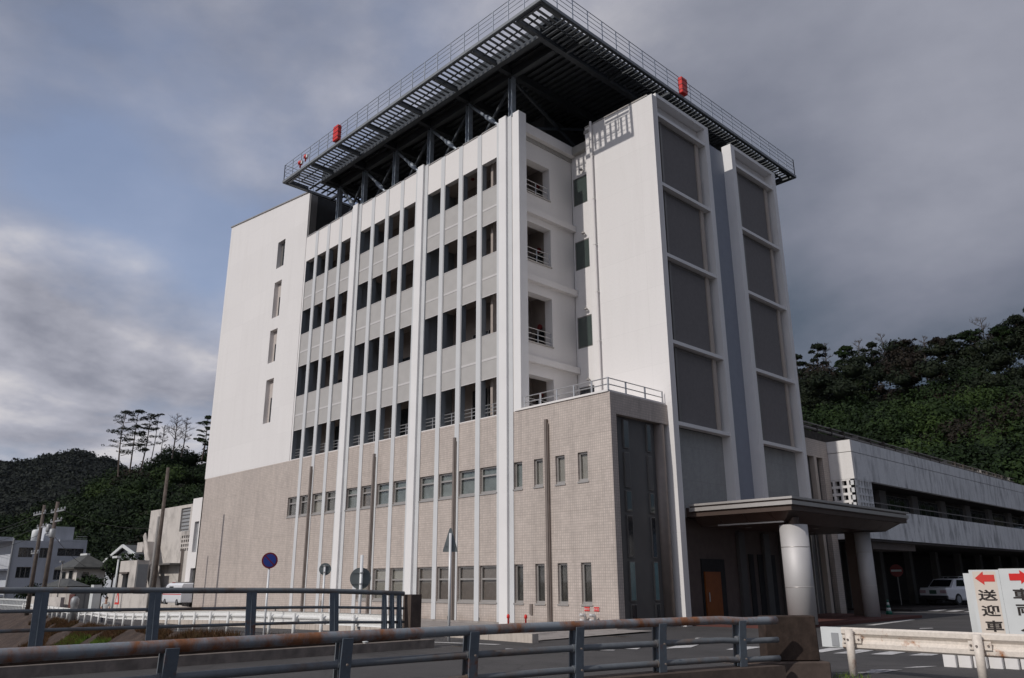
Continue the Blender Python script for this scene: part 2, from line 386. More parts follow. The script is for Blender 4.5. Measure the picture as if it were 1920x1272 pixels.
def make_ground_mats():
    t = NT('asphalt')
    a = t.noise(38, 6, 0.75); b = t.noise(0.22, 5, 0.6, (1, 2.2, 1)); c = t.noise(1.7, 5, 0.6)
    col = t.ramp(a, [(0.3, (0.050, 0.046, 0.046)), (0.7, (0.105, 0.100, 0.098))])
    col = t.mix(1.0, col, t.ramp(b, [(0.3, 0.74), (0.7, 1.12)]), 'MULTIPLY')
    col = t.mix(1.0, col, t.ramp(c, [(0.25, 0.78), (0.6, 1.0)]), 'MULTIPLY')
    pb = t.node('ShaderNodeTexBrick'); pb.offset = 0.37; t.l.new(t.pos, pb.inputs['Vector'])
    for k_, v_ in (('Scale', 1.0), ('Brick Width', 5.3), ('Row Height', 3.1), ('Mortar Size', 0.012), ('Mortar Smooth', 0.6)): pb.inputs[k_].default_value = v_
    pb.inputs['Color1'].default_value = (1, 1, 1, 1); pb.inputs['Color2'].default_value = (.78, .78, .80, 1); pb.inputs['Mortar'].default_value = (.6, .6, .6, 1)
    col = t.mix(0.65, col, pb.outputs['Color'], 'MULTIPLY')
    v = t.node('ShaderNodeTexVoronoi', feature='DISTANCE_TO_EDGE'); v.inputs['Scale'].default_value = 0.32
    mp = t.node('ShaderNodeMapping'); t.l.new(t.pos, mp.inputs[0])
    wv = t.node('ShaderNodeVectorMath', operation='ADD'); t.l.new(mp.outputs[0], wv.inputs[0])
    nz = t.node('ShaderNodeTexNoise'); nz.inputs['Scale'].default_value = 1.2; nz.inputs['Detail'].default_value = 6
    t.l.new(t.pos, nz.inputs['Vector'])
    t.l.new(nz.outputs['Color'], wv.inputs[1]); t.l.new(wv.outputs[0], v.inputs['Vector'])
    col = t.mix(1.0, col, t.ramp(v.outputs['Distance'], [(0.0, 0.62), (0.012, 1.0)]), 'MULTIPLY')
    t.link(col, t.b.inputs['Base Color']); t.b.inputs['Roughness'].default_value = 0.88
    t.bump(a, 0.5, 0.006); MATS['asphalt'] = t.m
    t = NT('road_paint')
    n = t.noise(14, 7, 0.72); n2 = t.noise(1.1, 4, 0.6)
    k = t.math('ADD', t.math('MULTIPLY', n, 0.6), t.math('MULTIPLY', n2, 0.4))
    t.link(t.ramp(k, [(0.36, (0.12, 0.115, 0.115)), (0.44, (0.48, 0.47, 0.46)), (0.6, (0.66, 0.65, 0.64))]), t.b.inputs['Base Color'])
    t.b.inputs['Roughness'].default_value = 0.8; MATS['road_paint'] = t.m
    t = NT('worn_paint')
    n = t.noise(5, 7, 0.75)
    t.link(t.ramp(n, [(0.44, (0.10, 0.096, 0.096)), (0.56, (0.52, 0.51, 0.52))]), t.b.inputs['Base Color'])
    t.b.inputs['Roughness'].default_value = 0.8; MATS['worn_paint'] = t.m
    t = NT('bank_earth')
    a = t.noise(0.8, 7, 0.7, (1, 1, 2)); b = t.noise(9, 6, 0.7)
    k = t.math('ADD', t.math('MULTIPLY', a, 0.6), t.math('MULTIPLY', b, 0.4))
    t.link(t.ramp(k, [(0.34, (0.018, 0.011, 0.008)), (0.5, (0.050, 0.031, 0.022)), (0.66, (0.105, 0.075, 0.058))]), t.b.inputs['Base Color'])
    t.b.inputs['Roughness'].default_value = 0.95; t.bump(k, 0.9, 0.15); MATS['bank_earth'] = t.m
    t = NT('forest_floor')
    t.link(t.ramp(t.noise(0.3, 5), [(0.3, (0.008, 0.010, 0.005)), (0.7, (0.02, 0.022, 0.010))]), t.b.inputs['Base Color'])
    t.b.inputs['Roughness'].default_value = 0.95; MATS['forest_floor'] = t.m
make_ground_mats()

# ------------------------------------------------------------------ building helpers
ORG = {}
def meta(o, label=None, cat=None, group=None, kind=None):
    if label: o['label'] = label
    if cat: o['category'] = cat
    if group: o['group'] = group
    if kind: o['kind'] = kind
    return o
def thing(name, label, cat, loc=(0, 0, 0), group=None, rz=0.0, local=False):
    """Empty at the base of a thing; its parts are built in world coordinates unless local is set"""
    o = bpy.data.objects.new(name, None); COL.objects.link(o)
    o.empty_display_size = 0.3
    o.location = loc; o.rotation_euler = (0, 0, rz)
    ORG[o.name] = Vector((0, 0, 0)) if local else Vector(loc)
    return meta(o, label, cat, group)
def org(o):
    while o is not None:
        if o.name in ORG and o.parent is None: return ORG[o.name]
        o = o.parent
    return Vector((0, 0, 0))
class MB:
    def __init__(s): s.v = []; s.f = []
    def quad(s, a, b, c, d):
        i = len(s.v); s.v += [a, b, c, d]; s.f.append((i, i + 1, i + 2, i + 3)); return s
    def box(s, x0, x1, y0, y1, z0, z1):
        if x0 > x1: x0, x1 = x1, x0
        if y0 > y1: y0, y1 = y1, y0
        if z0 > z1: z0, z1 = z1, z0
        i = len(s.v)
        s.v += [(x0, y0, z0), (x1, y0, z0), (x1, y1, z0), (x0, y1, z0), (x0, y0, z1), (x1, y0, z1), (x1, y1, z1), (x0, y1, z1)]
        for f in ((0, 3, 2, 1), (4, 5, 6, 7), (0, 1, 5, 4), (1, 2, 6, 5), (2, 3, 7, 6), (3, 0, 4, 7)):
            s.f.append(tuple(i + k for k in f))
        return s
    def bar(s, p, q, w, h, up=(0, 0, 1)):
        """rectangular bar from p to q"""
        p, q = Vector(p), Vector(q); d = (q - p).normalized(); up = Vector(up)
        if abs(d.dot(up)) > 0.98: up = Vector((0, 1, 0))
        a = d.cross(up).normalized() * (w / 2); b = a.cross(d).normalized() * (h / 2)
        i = len(s.v)
        for e in (p, q):
            s.v += [tuple(e - a - b), tuple(e + a - b), tuple(e + a + b), tuple(e - a + b)]
        for f in ((0, 1, 2, 3), (7, 6, 5, 4), (0, 4, 5, 1), (1, 5, 6, 2), (2, 6, 7, 3), (3, 7, 4, 0)):
            s.f.append(tuple(i + k for k in f))
        return s
    def tube(s, pts, r, n=8, cap=True):
        pts = [Vector(p) for p in pts]
        rr = r if isinstance(r, (list, tuple)) else [r] * len(pts)
        rings = []
        for k, p in enumerate(pts):
            d = (pts[min(k + 1, len(pts) - 1)] - pts[max(k - 1, 0)]).normalized()
            up = Vector((0, 0, 1)) if abs(d.z) < 0.95 else Vector((0, 1, 0))
            a = d.cross(up).normalized(); b = a.cross(d).normalized()
            i = len(s.v); rings.append(i)
            for j in range(n):
                t = 2 * math.pi * j / n
                s.v.append(tuple(p + (a * math.cos(t) + b * math.sin(t)) * rr[k]))
        for k in range(len(pts) - 1):
            for j in range(n):
                s.f.append((rings[k] + j, rings[k] + (j + 1) % n, rings[k + 1] + (j + 1) % n, rings[k + 1] + j))
        if cap:
            s.f.append(tuple(rings[0] + j for j in reversed(range(n)))); s.f.append(tuple(rings[-1] + j for j in range(n)))
        return s
    def lathe(s, prof, c=(0, 0, 0), n=16):
        """prof: (radius, height) pairs round a vertical axis at c"""
        i0 = len(s.v)
        for r, z in prof:
            for j in range(n):
                t = 2 * math.pi * j / n; s.v.append((c[0] + r * math.cos(t), c[1] + r * math.sin(t), c[2] + z))
        for k in range(len(prof) - 1):
            for j in range(n):
                a = i0 + k * n
                s.f.append((a + j, a + (j + 1) % n, a + n + (j + 1) % n, a + n + j))
        s.f.append(tuple(i0 + j for j in reversed(range(n))))
        s.f.append(tuple(i0 + (len(prof) - 1) * n + j for j in range(n)))
        return s
    def prism(s, poly, fn0, fn1):
        """extrude a 2-D polygon between two mappings (a, b) -> point"""
        i = len(s.v); n = len(poly)
        s.v += [tuple(fn0(*p)) for p in poly] + [tuple(fn1(*p)) for p in poly]
        s.f.append(tuple(i + k for k in reversed(range(n)))); s.f.append(tuple(i + n + k for k in range(n)))
        for k in range(n):
            s.f.append((i + k, i + (k + 1) % n, i + n + (k + 1) % n, i + n + k))
        return s
    def disc(s, c, nrm, r, t, n=28):
        nrm = Vector(nrm).normalized(); c = Vector(c)
        s.tube([c, c + nrm * t], r, n); return s
    def mesh(s, name, mat, off=Vector((0, 0, 0)), smooth=False, bevel=0):
        me = bpy.data.meshes.new(name)
        me.from_pydata([tuple(Vector(p) - off) for p in s.v], [], s.f)
        if isinstance(mat, str): mat = MATS[mat]
        me.materials.append(mat)
        bm = bmesh.new(); bm.from_mesh(me)
        bmesh.ops.recalc_face_normals(bm, faces=bm.faces)
        if bevel: bmesh.ops.bevel(bm, geom=bm.edges[:], offset=bevel, segments=1, affect='EDGES')
        bm.to_mesh(me); bm.free()
        if smooth:
            me.polygons.foreach_set('use_smooth', [len(p.vertices) < 8 for p in me.polygons])
        me.update()
        return me
    def build(s, name, mat, parent=None, label=None, smooth=False, bevel=0, kind=None, cat=None, group=None):
        me = s.mesh(name, mat, org(parent) if parent else Vector((0, 0, 0)), smooth, bevel)
        o = bpy.data.objects.new(name, me); COL.objects.link(o)
        if parent: o.parent = parent
        return meta(o, label, cat, group, kind)
def copy_tree(o, parent=None, off=(0, 0, 0)):
    c = o.copy(); COL.objects.link(c)
    c.parent = parent
    c.location = o.location + Vector(off)
    for ch in list(o.children):
        if ch.name not in DONE: copy_tree(ch, c)
    if parent is None and o.name in ORG: ORG[c.name] = ORG[o.name] + Vector(off)
    return c
DONE = set()

def holed_wall(name, mat, parent, axis, pos, a0, a1, z0, z1, holes, depth, back=False, out=-1, ztop=None, label=None):
    """wall in the plane axis=pos spanning a0..a1 and z0..z1 with rectangular holes; `depth` is how far its jambs reach in"""
    mb = MB()
    aa = sorted(set([a0, a1] + [h[0] for h in holes] + [h[1] for h in holes]))
    zz = sorted(set([z0, z1] + [h[2] for h in holes] + [h[3] for h in holes]))
    ins = -out * depth
    def P(a, z, d=0.0):
        if ztop and z == z1: z = ztop(a)
        return (a, pos + d, z) if axis == 'y' else (pos + d, a, z)
    for i in range(len(aa) - 1):
        for k in range(len(zz) - 1):
            am, zm = (aa[i] + aa[i + 1]) / 2, (zz[k] + zz[k + 1]) / 2
            if any(h[0] < am < h[1] and h[2] < zm < h[3] for h in holes): continue
            mb.quad(P(aa[i], zz[k]), P(aa[i + 1], zz[k]), P(aa[i + 1], zz[k + 1]), P(aa[i], zz[k + 1]))
            if back: mb.quad(P(aa[i], zz[k], ins), P(aa[i], zz[k + 1], ins), P(aa[i + 1], zz[k + 1], ins), P(aa[i + 1], zz[k], ins))
    for h in list(holes) + [(a0, a1, z0, z1)]:
        mb.quad(P(h[0], h[2]), P(h[1], h[2]), P(h[1], h[2], ins), P(h[0], h[2], ins))
        mb.quad(P(h[0], h[3]), P(h[0], h[3], ins), P(h[1], h[3], ins), P(h[1], h[3]))
        mb.quad(P(h[0], h[2]), P(h[0], h[2], ins), P(h[0], h[3], ins), P(h[0], h[3]))
        mb.quad(P(h[1], h[2]), P(h[1], h[3]), P(h[1], h[3], ins), P(h[1], h[2], ins))
    me = bpy.data.meshes.new(name)
    o3 = org(parent)
    me.from_pydata([tuple(Vector(p) - o3) for p in mb.v], [], mb.f)
    me.materials.append(MATS[mat])
    o = bpy.data.objects.new(name, me); COL.objects.link(o); o.parent = parent
    return meta(o, label)

# ================================================================== HOSPITAL TOWER
H = thing('hospital_building', 'tall white hospital block with tan tiled podium and open balconies', 'hospital', (-36.0, 30.0, 0.0))
BAYS = [(-29.32, 1.387, 1.06), (-35.46, 1.36, 1.04), (-41.47, 1.34, 1.03)]      # first column, pitch, opening width
COLS = [(x0 + i * p, x0 + i * p + w, b, i) for b, (x0, p, w) in enumerate(BAYS) for i in range(4)]
PIL = [-23.60, -29.82, -35.93]
Y0 = 22.4
SMALL = [(-23.11, -22.62), (-21.97, -21.48), (-20.81, -20.32), (-19.66, -19.17)]
holes_low = [(a, b, 5.13, 6.22) for a, b, _, _ in COLS]
holes_low += [(a, b, 0.82, 2.24) for a, b, bb, i in COLS if bb == 0 or (bb == 1 and i > 0)]
holes_low += [(a, b, 5.15, 6.23) for a, b in SMALL] + [(a, b, 0.82, 2.25) for a, b in SMALL]
holed_wall('podium_wall', 'tan_tile', H, 'y', Y0, -53.05, -18.0, -0.3, 8.32, holes_low, 0.16)
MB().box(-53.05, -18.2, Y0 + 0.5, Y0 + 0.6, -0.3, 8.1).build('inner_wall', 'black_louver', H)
MB().box(-53.05, -52.9, Y0, 40.0, -0.3, 8.32).build('side_wall', 'tan_tile', H)
# left stair tower, white above the tiles, its roof line running up to the left
SL = [(-45.40, -44.43, 21.28, 23.15), (-45.40, -44.46, 17.85, 20.30), (-45.42, -44.47, 14.85, 17.02), (-45.36, -44.40, 10.98, 13.76)]
roofz = lambda a: 25.48 + (-41.72 - a) / 11.33 * 1.40
holed_wall('stair_tower_wall', 'white_paint', H, 'y', Y0, -53.05, -41.66, 8.32, 25.5, SL, 0.30, ztop=roofz)
mb = MB()
mb.quad((-41.72, Y0, 8.3), (-41.72, 34, 8.3), (-41.72, 34, 25.48), (-41.72, Y0, 25.48))
mb.quad((-53.05, Y0, 8.3), (-53.05, 34, 8.3), (-53.05, 34, 26.88), (-53.05, Y0, 26.88))
mb.quad((-41.6, Y0 + .1, 25.42), (-53.0, Y0 + .1, 26.82), (-53.0, 34, 26.82), (-41.6, 34, 25.42))
mb.build('stair_tower_side', 'white_panel', H)
MB().bar((-41.66, Y0 + .1, 25.5), (-53.1, Y0 + .1, 26.90), 0.34, 0.07).build('roof_coping', 'frame_alu', H)
MB().box(-41.62, -41.50, Y0 + .03, Y0 + .5, 22.32, 25.40).build('corner_post', 'frame_dark', H)
for k, (a, b, z0, z1) in enumerate(SL):
    win = MB().box(a, b, Y0 + .28, Y0 + .36, z0 - .02, z1 + .02).build('slit_window', 'blind' if k else 'frame_dark', H)
    zt = z0 + (z1 - z0) * (1.0 if k == 0 else 0.60)
    MB().box(a + .30, b - .04, Y0 + .24, Y0 + .279, z0 + .04, zt - .03).build('pane', 'dark_glass', win)

# openings of the balcony floors
open_holes = [(a, b, 8.36, 20.62) for a, b, _, _ in COLS]
holed_wall('upper_wall', 'white_panel', H, 'y', Y0, -41.62, -22.90, 8.32, 22.28, open_holes, 0.26, back=True)
for a, b, bb, i in COLS:
    MB().box(a + .001, a + .02, Y0 - .0, Y0 + .275, 8.37, 20.61).build('opening_jamb', 'jamb_grey', H)
for a, b, bb, i in COLS:                     # thin mullion strips run the whole height of the front
    if i < 3:
        c = (COLS[bb * 4 + i][1] + COLS[bb * 4 + i + 1][0]) / 2
        MB().box(c - .145, c + .145, Y0 - .03, Y0 - .002, 0.0, 22.34).build('mullion_strip', 'strip_paint', H)
for xc in PIL:
    MB().box(xc - .24, xc + .24, Y0 - .16, Y0 - .002, 0.0, 22.44).build('pillar', 'pillar_paint', H, bevel=0.012)
    for sx in (-1, 1):
        x1, x2 = xc + sx * .245, xc + sx * .50
        MB().box(x1, x2, Y0 - .035, Y0 - .004, 0.0, 22.38).build('pillar_strip', 'strip_paint', H)
MB().box(-23.02, -22.62, Y0 - .04, Y0 + .45, 8.32, 22.44).build('corner_pier', 'pillar_paint', H, bevel=0.012)
# coping of the parapet, cut at the strips
MB().box(-41.6, -23.1, Y0 - .03, Y0 + .3, 22.285, 22.34).build('parapet_coping', 'frame_alu', H)
rb = MB()
for z in (22.52,):
    rb.tube([(-41.4, Y0 + .25, z), (-23.4, Y0 + .25, z)], 0.025, 6)
for i in range(17):
    x = -41.2 + i * 1.1
    rb.box(x - .02, x + .02, Y0 + .23, Y0 + .27, 22.34, 22.52)
rb.build('parapet_rail', 'bronze_pipe', H)
FL = [8.25, 11.05, 14.85, 18.22]
SL2 = [(17.38, 19.22), (13.87, 15.88), (10.02, 12.06)]
plain('panel_light', (0.58, 0.56, 0.55), 0.5, 0.1, 0.03)
for a, b, bb, i in COLS:
    for z0, z1 in SL2:
        p = MB().box(a + .035, b - .035, Y0 + .03, Y0 + .05, z0 + .03, z1 - .03).build('balcony_panel', 'panel_metal', H)
        f = MB()
        f.box(a + .002, b - .002, Y0 + .02, Y0 + .06, z1 - .03, z1).box(a + .002, b - .002, Y0 + .02, Y0 + .06, z0, z0 + .03)
        f.box(a + .002, a + .035, Y0 + .02, Y0 + .06, z0 + .03, z1 - .03).box(b - .035, b - .002, Y0 + .02, Y0 + .06, z0 + .03, z1 - .03)
        f.build('panel_frame', 'panel_light', p)
        zl = z0 + (z1 - z0) * .44
        MB().box(a + .035, b - .035, Y0 + .018, Y0 + .028, zl - .05, zl + .05).build('slab_line', 'panel_light', p)  # added lighter strip in place of the floor slab glimpsed through the panel
    r = MB()
    for z in (8.62, 8.78, 8.94):
        r.tube([(a + .01, Y0 + .25, z), (b - .01, Y0 + .25, z)], 0.02, 6)
    r.tube([((a + b) / 2, Y0 + .25, 8.36), ((a + b) / 2, Y0 + .25, 8.94)], 0.02, 6)
    r.build('balcony_rail', 'steel_rail', H)
for z in FL:
    MB().box(-41.55, -23.35, Y0 + .28, Y0 + 1.95, z - .25, z).build('floor_slab', 'concrete_floor', H)
for z in (10.80, 14.60, 17.97, 21.2):
    MB().box(-41.50, -23.35, Y0 + .46, Y0 + 1.90, z - .05, z - .012).build('balcony_ceiling', 'balcony_ceiling', H)
MB().box(-41.6, -24.3, Y0 + 1.92, Y0 + 2.05, 8.2, 22.0).build('balcony_wall', 'balcony_back', H)
for bb, (x0, p, w) in enumerate(BAYS):       # partitions between the balcony bays
    xw = x0 - .26
    MB().box(xw, xw + .14, Y0 + .27, Y0 + 1.91, 8.26, 21.1).build('balcony_partition', 'grey_wall', H)
    for k, z in enumerate(FL):
        d = MB().box(x0 + 1.5, x0 + 4.9, Y0 + 1.86, Y0 + 1.915, z + .02, z + 2.05).build('balcony_door', 'dark_glass', H)
        for j in range(4):
            xx = x0 + 1.5 + j * 1.13
            MB().box(xx - .03, xx + .03, Y0 + 1.82, Y0 + 1.855, z + .02, z + 2.05).build('door_stile', 'frame_alu', d)
        MB().lathe([(.10, 0), (.10, -.05), (.04, -.09)], (x0 + 2.1, Y0 + 1.2, (10.75, 14.55, 17.92, 21.15)[k]), 10).build('ceiling_lamp', 'dull_red' if k == 3 else 'frame_alu', H)

# windows of the lower floors, each its own frame with panes and curtains
def window(a, b, z0, z1, transom=None, curtain='curtain', mid=False, cfull=True, glass='dark_glass'):
    f = MB(); t = 0.07
    y0, y1 = Y0 + .09, Y0 + .17
    f.box(a, b, y0 - .05, y1, z0, z0 + t + .02).box(a, b, y0, y1, z1 - t, z1)
    f.box(a, a + t, y0, y1, z0 + t + .02, z1 - t).box(b - t, b, y0, y1, z0 + t + .02, z1 - t)
    if transom: f.box(a + t, b - t, y0 - .01, y1, transom - .035, transom + .035)
    o = f.build('window', 'frame_alu', H)
    zs = [z0 + t + .02] + ([transom - .035, transom + .035] if transom else []) + [z1 - t]
    for q in range(0, len(zs), 2):
        MB().box(a + t, b - t, y1 - .035, y1 - .025, zs[q], zs[q + 1]).build('pane', 'win_glass', o)
    MB().box(a - .1, b + .1, Y0 + .19, Y0 + .22, z0 - .1, z1 + .1).build('blind', curtain, o)
    s = MB().box(a - .03, b + .03, Y0 - .035, Y0 + .04, z0 - .06, z0 - .004).build('window_sill', 'frame_alu', H)
    return o
t = NT('win_glass')
gl = t.node('ShaderNodeBsdfGlossy'); gl.inputs['Roughness'].default_value = 0.03
tr = t.node('ShaderNodeBsdfTransparent'); tr.inputs['Color'].default_value = (0.86, 0.88, 0.87, 1)
lw = t.node('ShaderNodeLayerWeight'); lw.inputs['Blend'].default_value = 0.5
fac_ = t.math('ADD', 0.05, t.math('MULTIPLY', t.math('POWER', lw.outputs['Facing'], 3.0), 0.55))
mx = t.node('ShaderNodeMixShader')
t.l.new(fac_, mx.inputs[0]); t.l.new(tr.outputs[0], mx.inputs[1]); t.l.new(gl.outputs[0], mx.inputs[2])
t.l.new(mx.outputs[0], t.out.inputs[0]); MATS['win_glass'] = t.m
plain('blind_grey', (0.27, 0.285, 0.285), 0.8, var=0.25, scale=2.0)
plain('blind_warm', (0.26, 0.205, 0.185), 0.8, var=0.15, scale=3.0)
plain('blind_dark', (0.10, 0.085, 0.08), 0.8, var=0.5, scale=2.5)
plain('blind_pale', (0.44, 0.385, 0.35), 0.8, var=0.06, scale=3.0)
kinds2 = ['blind_grey', 'blind_grey', 'blind_grey', 'blind_grey', 'blind_grey', 'blind_warm', 'blind_grey', 'blind_grey', 'blind_dark', 'blind_dark', 'blind_pale', 'blind_dark']
for (a, b, bb, i), c in zip(COLS, kinds2):
    window(a, b, 5.13, 6.22, 5.87, c)
    if bb == 0: window(a, b, 0.82, 2.24, 1.72, 'blind_warm' if i < 1 else 'curtain')
    elif bb == 1 and i > 0: window(a, b, 0.82, 2.24, 1.72, 'blind_pale')
for j, (a, b) in enumerate(SMALL):
    window(a, b, 5.15, 6.23, None, 'blind_grey' if j == 0 else 'blind_pale')
    window(a, b, 0.82, 2.25, None, 'blind_dark')

# rain pipes on the tiled front
for x, zb in ((-39.02, 0.1), (-33.0, 0.1), (-26.80, 0.0), (-21.22, 0.0)):
    p = MB()
    p.box(x - .045, x + .075, Y0 - .13, Y0 - .01, zb, 7.72)
    o = p.build('rain_pipe', 'bronze_pipe', H)
    q = MB()
    q.box(x + .085, x + .12, Y0 - .10, Y0 - .03, zb, 7.55)
    for k in range(5): q.box(x - .05, x + .085, Y0 - .137, Y0 - .002, .7 + k * 1.65, .73 + k * 1.65)
    q.build('pipe_clamp', 'bronze_pipe', o)
for x in (-44.2, -41.9, -30.2, -27.1, -25.2): MB().box(x - .06, x + .06, Y0 - .012, Y0 + .02, 0.12, 0.24).build('floor_vent', 'black_louver', H)
MB().box(-22.25, -22.12, Y0 - .06, Y0 - .002, 0.42, 0.80).build('meter_box', 'bronze_pipe', H)
MB().box(-37.2, -37.1, Y0 - .06, Y0 - .002, 0.4, 0.75).build('meter_box', 'bronze_pipe', H)
MB().box(-36.0, -18.0, Y0 - .14, Y0 - .003, -0.3, 0.10).build('plinth', 'kerb_light', H)

MB().box(-41.70, -41.56, Y0 + .5, 33, 21.95, 25.3).build('dark_screen', 'black_louver', H)  # black sheet over the white side wall, standing in for deck shade
# ---- recess (nook) between the front and the east tower
NX = -23.22
nh = [(23.25, 25.0, 18.9, 20.6), (23.25, 25.0, 15.5, 17.4), (23.25, 25.0, 11.65, 13.95), (23.25, 25.0, 8.45, 10.15)]
holed_wall('recess_wall', 'white_panel', H, 'x', NX, Y0 + .4, 26.6, 8.32, 22.1, nh, 0.45, out=1)
for z in (17.85, 14.55, 10.78): MB().box(NX - .1, NX + .22, Y0 + .46, 26.58, z - .12, z + .16).build('floor_ledge', 'white_panel', H)
MB().box(NX - .1, NX + .30, Y0 + .46, 26.58, 21.75, 22.25).build('recess_parapet', 'white_panel', H)
for k, (a, b, z0, z1) in enumerate(nh):
    MB().box(NX - 1.75, NX - 1.60, Y0 + .4, 26.5, z0 - .6, z1 + .6).build('inner_wall', 'balcony_back', H)
    MB().box(NX - 1.62, NX - .46, 25.25, 25.4, z0 - .6, z1 + .6).build('inner_wall', 'balcony_back', H)
    MB().box(NX - 1.60, NX - .02, 23.0, 25.2, z1 + .35, z1 + .4).build('balcony_ceiling', 'balcony_ceiling', H)
    dd = MB().box(NX - 1.3, NX - .75, 25.19, 25.245, z0 - .25, z0 + 1.0).build('balcony_door', 'dark_glass', H)
    MB().disc((NX - .95, 25.2, z0 + 1.22), (0, -1, 0), .13, .08, 14).build('alarm_bell', 'dull_red', H)
    r = MB()
    for z in (z0 + .18, z0 + .42, z0 + .66): r.tube([(NX - .08, a + .02, z), (NX - .08, b - .02, z)], .018, 6)
    for y in (a + .05, (a + b) / 2, b - .05): r.tube([(NX - .08, y, z0), (NX - .08, y, z0 + .66)], .022, 6)
    r.build('balcony_rail', 'steel_rail', H)
    MB().box(NX - .1, NX + .05, a - .03, b + .03, z0 - .05, z0 + .005).build('window_sill', 'frame_alu', H)
# sunlit walls behind
lh = [(-23.12, -22.06, 19.1, 20.58), (-23.12, -22.06, 15.73, 17.2), (-23.12, -22.06, 11.86, 13.38), (-23.12, -22.06, 8.5, 10.02)]
holed_wall('court_wall', 'white_paint', H, 'y', 26.6, -23.2, -21.72, 8.32, 21.98, lh, 0.06)
for k, (a, b, z0, z1) in enumerate(lh):
    o = MB().box(a, b, 26.62, 26.70, z0, z1).build('window', 'frame_dark', H)
    MB().box(a + .06, b - .05, 26.61, 26.62, z0 + .05, z1 - .05).build('pane', 'green_glass' if k < 3 else 'dark_glass', o)
    cc = (-22.45, 26.45, z1 + .22)
    MB().lathe([(.09, 0), (.09, .05), (.03, .09), (.03, .14)], cc, 10).build('security_camera', 'frame_alu', H)
MB().box(-21.735, -17.76, 26.0, 26.3, 0.0, 22.60).build('tower_wall', 'white_paint', H)
MB().box(-21.80, -21.5, 25.97, 26.75, 22.3, 22.46).build('tower_coping', 'frame_alu', H)
MB().box(-21.73, -18.0, 25.97, 26.05, 22.605, 22.67).build('tower_coping', 'frame_alu', H)
MB().tube([(-21.28, 25.88, 8.36), (-21.28, 25.88, 22.72)], .055, 10).build('down_pipe', 'white_panel', H)
for k in range(6): MB().box(-21.345, -21.215, 25.815, 26.0, 9.4 + k * 2.3, 9.43 + k * 2.3).build('pipe_clamp', 'white_panel', H)

# ---- podium side (east), with dark recessed panel
MB().box(-18.35, -18.003, Y0 + .003, Y0 + .33, -0.3, 8.32).build('podium_corner', 'tan_tile', H)
MB().box(-18.35, -18.002, Y0 + .33, 25.98, 7.52, 8.32).build('podium_lintel', 'tan_tile', H)
MB().box(-18.45, -18.26, Y0 + .33, 25.4, -0.1, 7.52).build('dark_panel', 'dark_panel', H)
MB().lathe([(.27, 0), (.27, 7.5)], (-18.28, 25.62, 0), 20).build('round_column', 'bronze_pipe', H, smooth=True)
MB().box(-18.3, -17.98, Y0 + .34, 25.9, -0.3, .28).build('podium_plinth', 'kerb_light', H)
for ya, yb in ((23.36, 23.68), (24.80, 25.06)):
    for z0, z1, mt in ((6.35, 7.42, 'green_glass'), (4.9, 6.2, 'dark_panel'), (4.04, 4.78, 'green_glass'), (2.42, 3.9, 'dark_glass'), (0.92, 2.28, 'teal_glass'), (0.30, 0.82, 'dark_glass')):
        if mt == 'teal_glass' and mt not in MATS: plain('teal_glass', (0.10, 0.18, 0.19), 0.15, spec=0.9)
        o = MB().box(-18.26, -18.20, ya, yb, z0, z1).build('slit_window', 'frame_dark', H)
        MB().box(-18.205, -18.19, ya + .03, yb - .03, z0 + .03, z1 - .03).build('pane', mt, o)
MB().box(-22.9, -18.05, Y0 - .05, 25.95, 8.325, 8.40).build('terrace_floor', 'white_panel', H)
r = MB()
for z in (8.62, 8.86):
    r.tube([(-22.5, Y0 + .05, z), (-18.1, Y0 + .05, z)], .022, 6).tube([(-18.1, Y0 + .05, z), (-18.1, 25.85, z)], .022, 6)
r.build('terrace_rail', 'steel_rail', H)
for x in (-22.5, -21.6, -20.7, -19.8, -18.9, -18.1):
    MB().box(x - .03, x + .03, Y0 + .03, Y0 + .07, 8.4, 8.88).build('rail_post', 'steel_rail', H)
for y in (23.5, 24.7, 25.85):
    MB().box(-18.12, -18.08, y - .03, y + .03, 8.4, 8.88).build('rail_post', 'steel_rail', H)

# ---- east tower: two tall frames holding dark screens
XO = -17.76
for ya, yb in ((26.0, 30.58), (32.62, 37.12)):
    MB().box(-18.27, XO, ya + (.301 if ya < 27 else 0), ya + .36, 0.0 if ya < 27 else 4.25, 22.60).build('frame_pier', 'pillar_paint', H)
    MB().box(-18.27, XO, yb - .34, yb, 4.25, 22.60).build('frame_pier', 'pillar_paint', H)
    MB().box(-18.27, XO, ya - .0 + (0.302 if ya < 27 else .0), yb, 22.602, 22.78).build('frame_head', 'pillar_paint', H)
    for z in (21.74, 18.26, 14.90, 11.03, 7.62):
        MB().box(-18.12, XO - .03, ya + .36, yb - .34, z - .07, z + .08).build('frame_beam', 'pillar_paint', H)
    MB().box(-18.40, -18.20, ya + .36, yb - .34, 4.0, 7.55).build('infill_wall', 'grey_green_tile', H)
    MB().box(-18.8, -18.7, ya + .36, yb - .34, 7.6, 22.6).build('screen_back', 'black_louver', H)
    MB().box(-18.26, -18.18, ya + .36, yb - .34, 21.84, 22.58).build('head_panel', 'white_panel', H)
    for z0, z1 in ((18.36, 21.64), (15.0, 18.16), (11.13, 14.80), (7.72, 10.93)):
        s = MB().box(-18.10, -18.06, ya + .98, yb - .92, z0 + .02, z1 - .02).build('sun_screen', 'screen_mesh', H)
        MB().box(-18.16, -18.02, ya + .84, ya + .975, z0, z1).build('screen_post', 'frame_dark', s)
        MB().box(-18.16, -18.00, yb - .915, yb - .66, z0, z1).build('screen_post', 'beige_frame', s)
        MB().box(-18.13, -18.04, ya + .98, yb - .92, z1 - .10, z1 - .015).build('screen_rail', 'frame_dark', s)
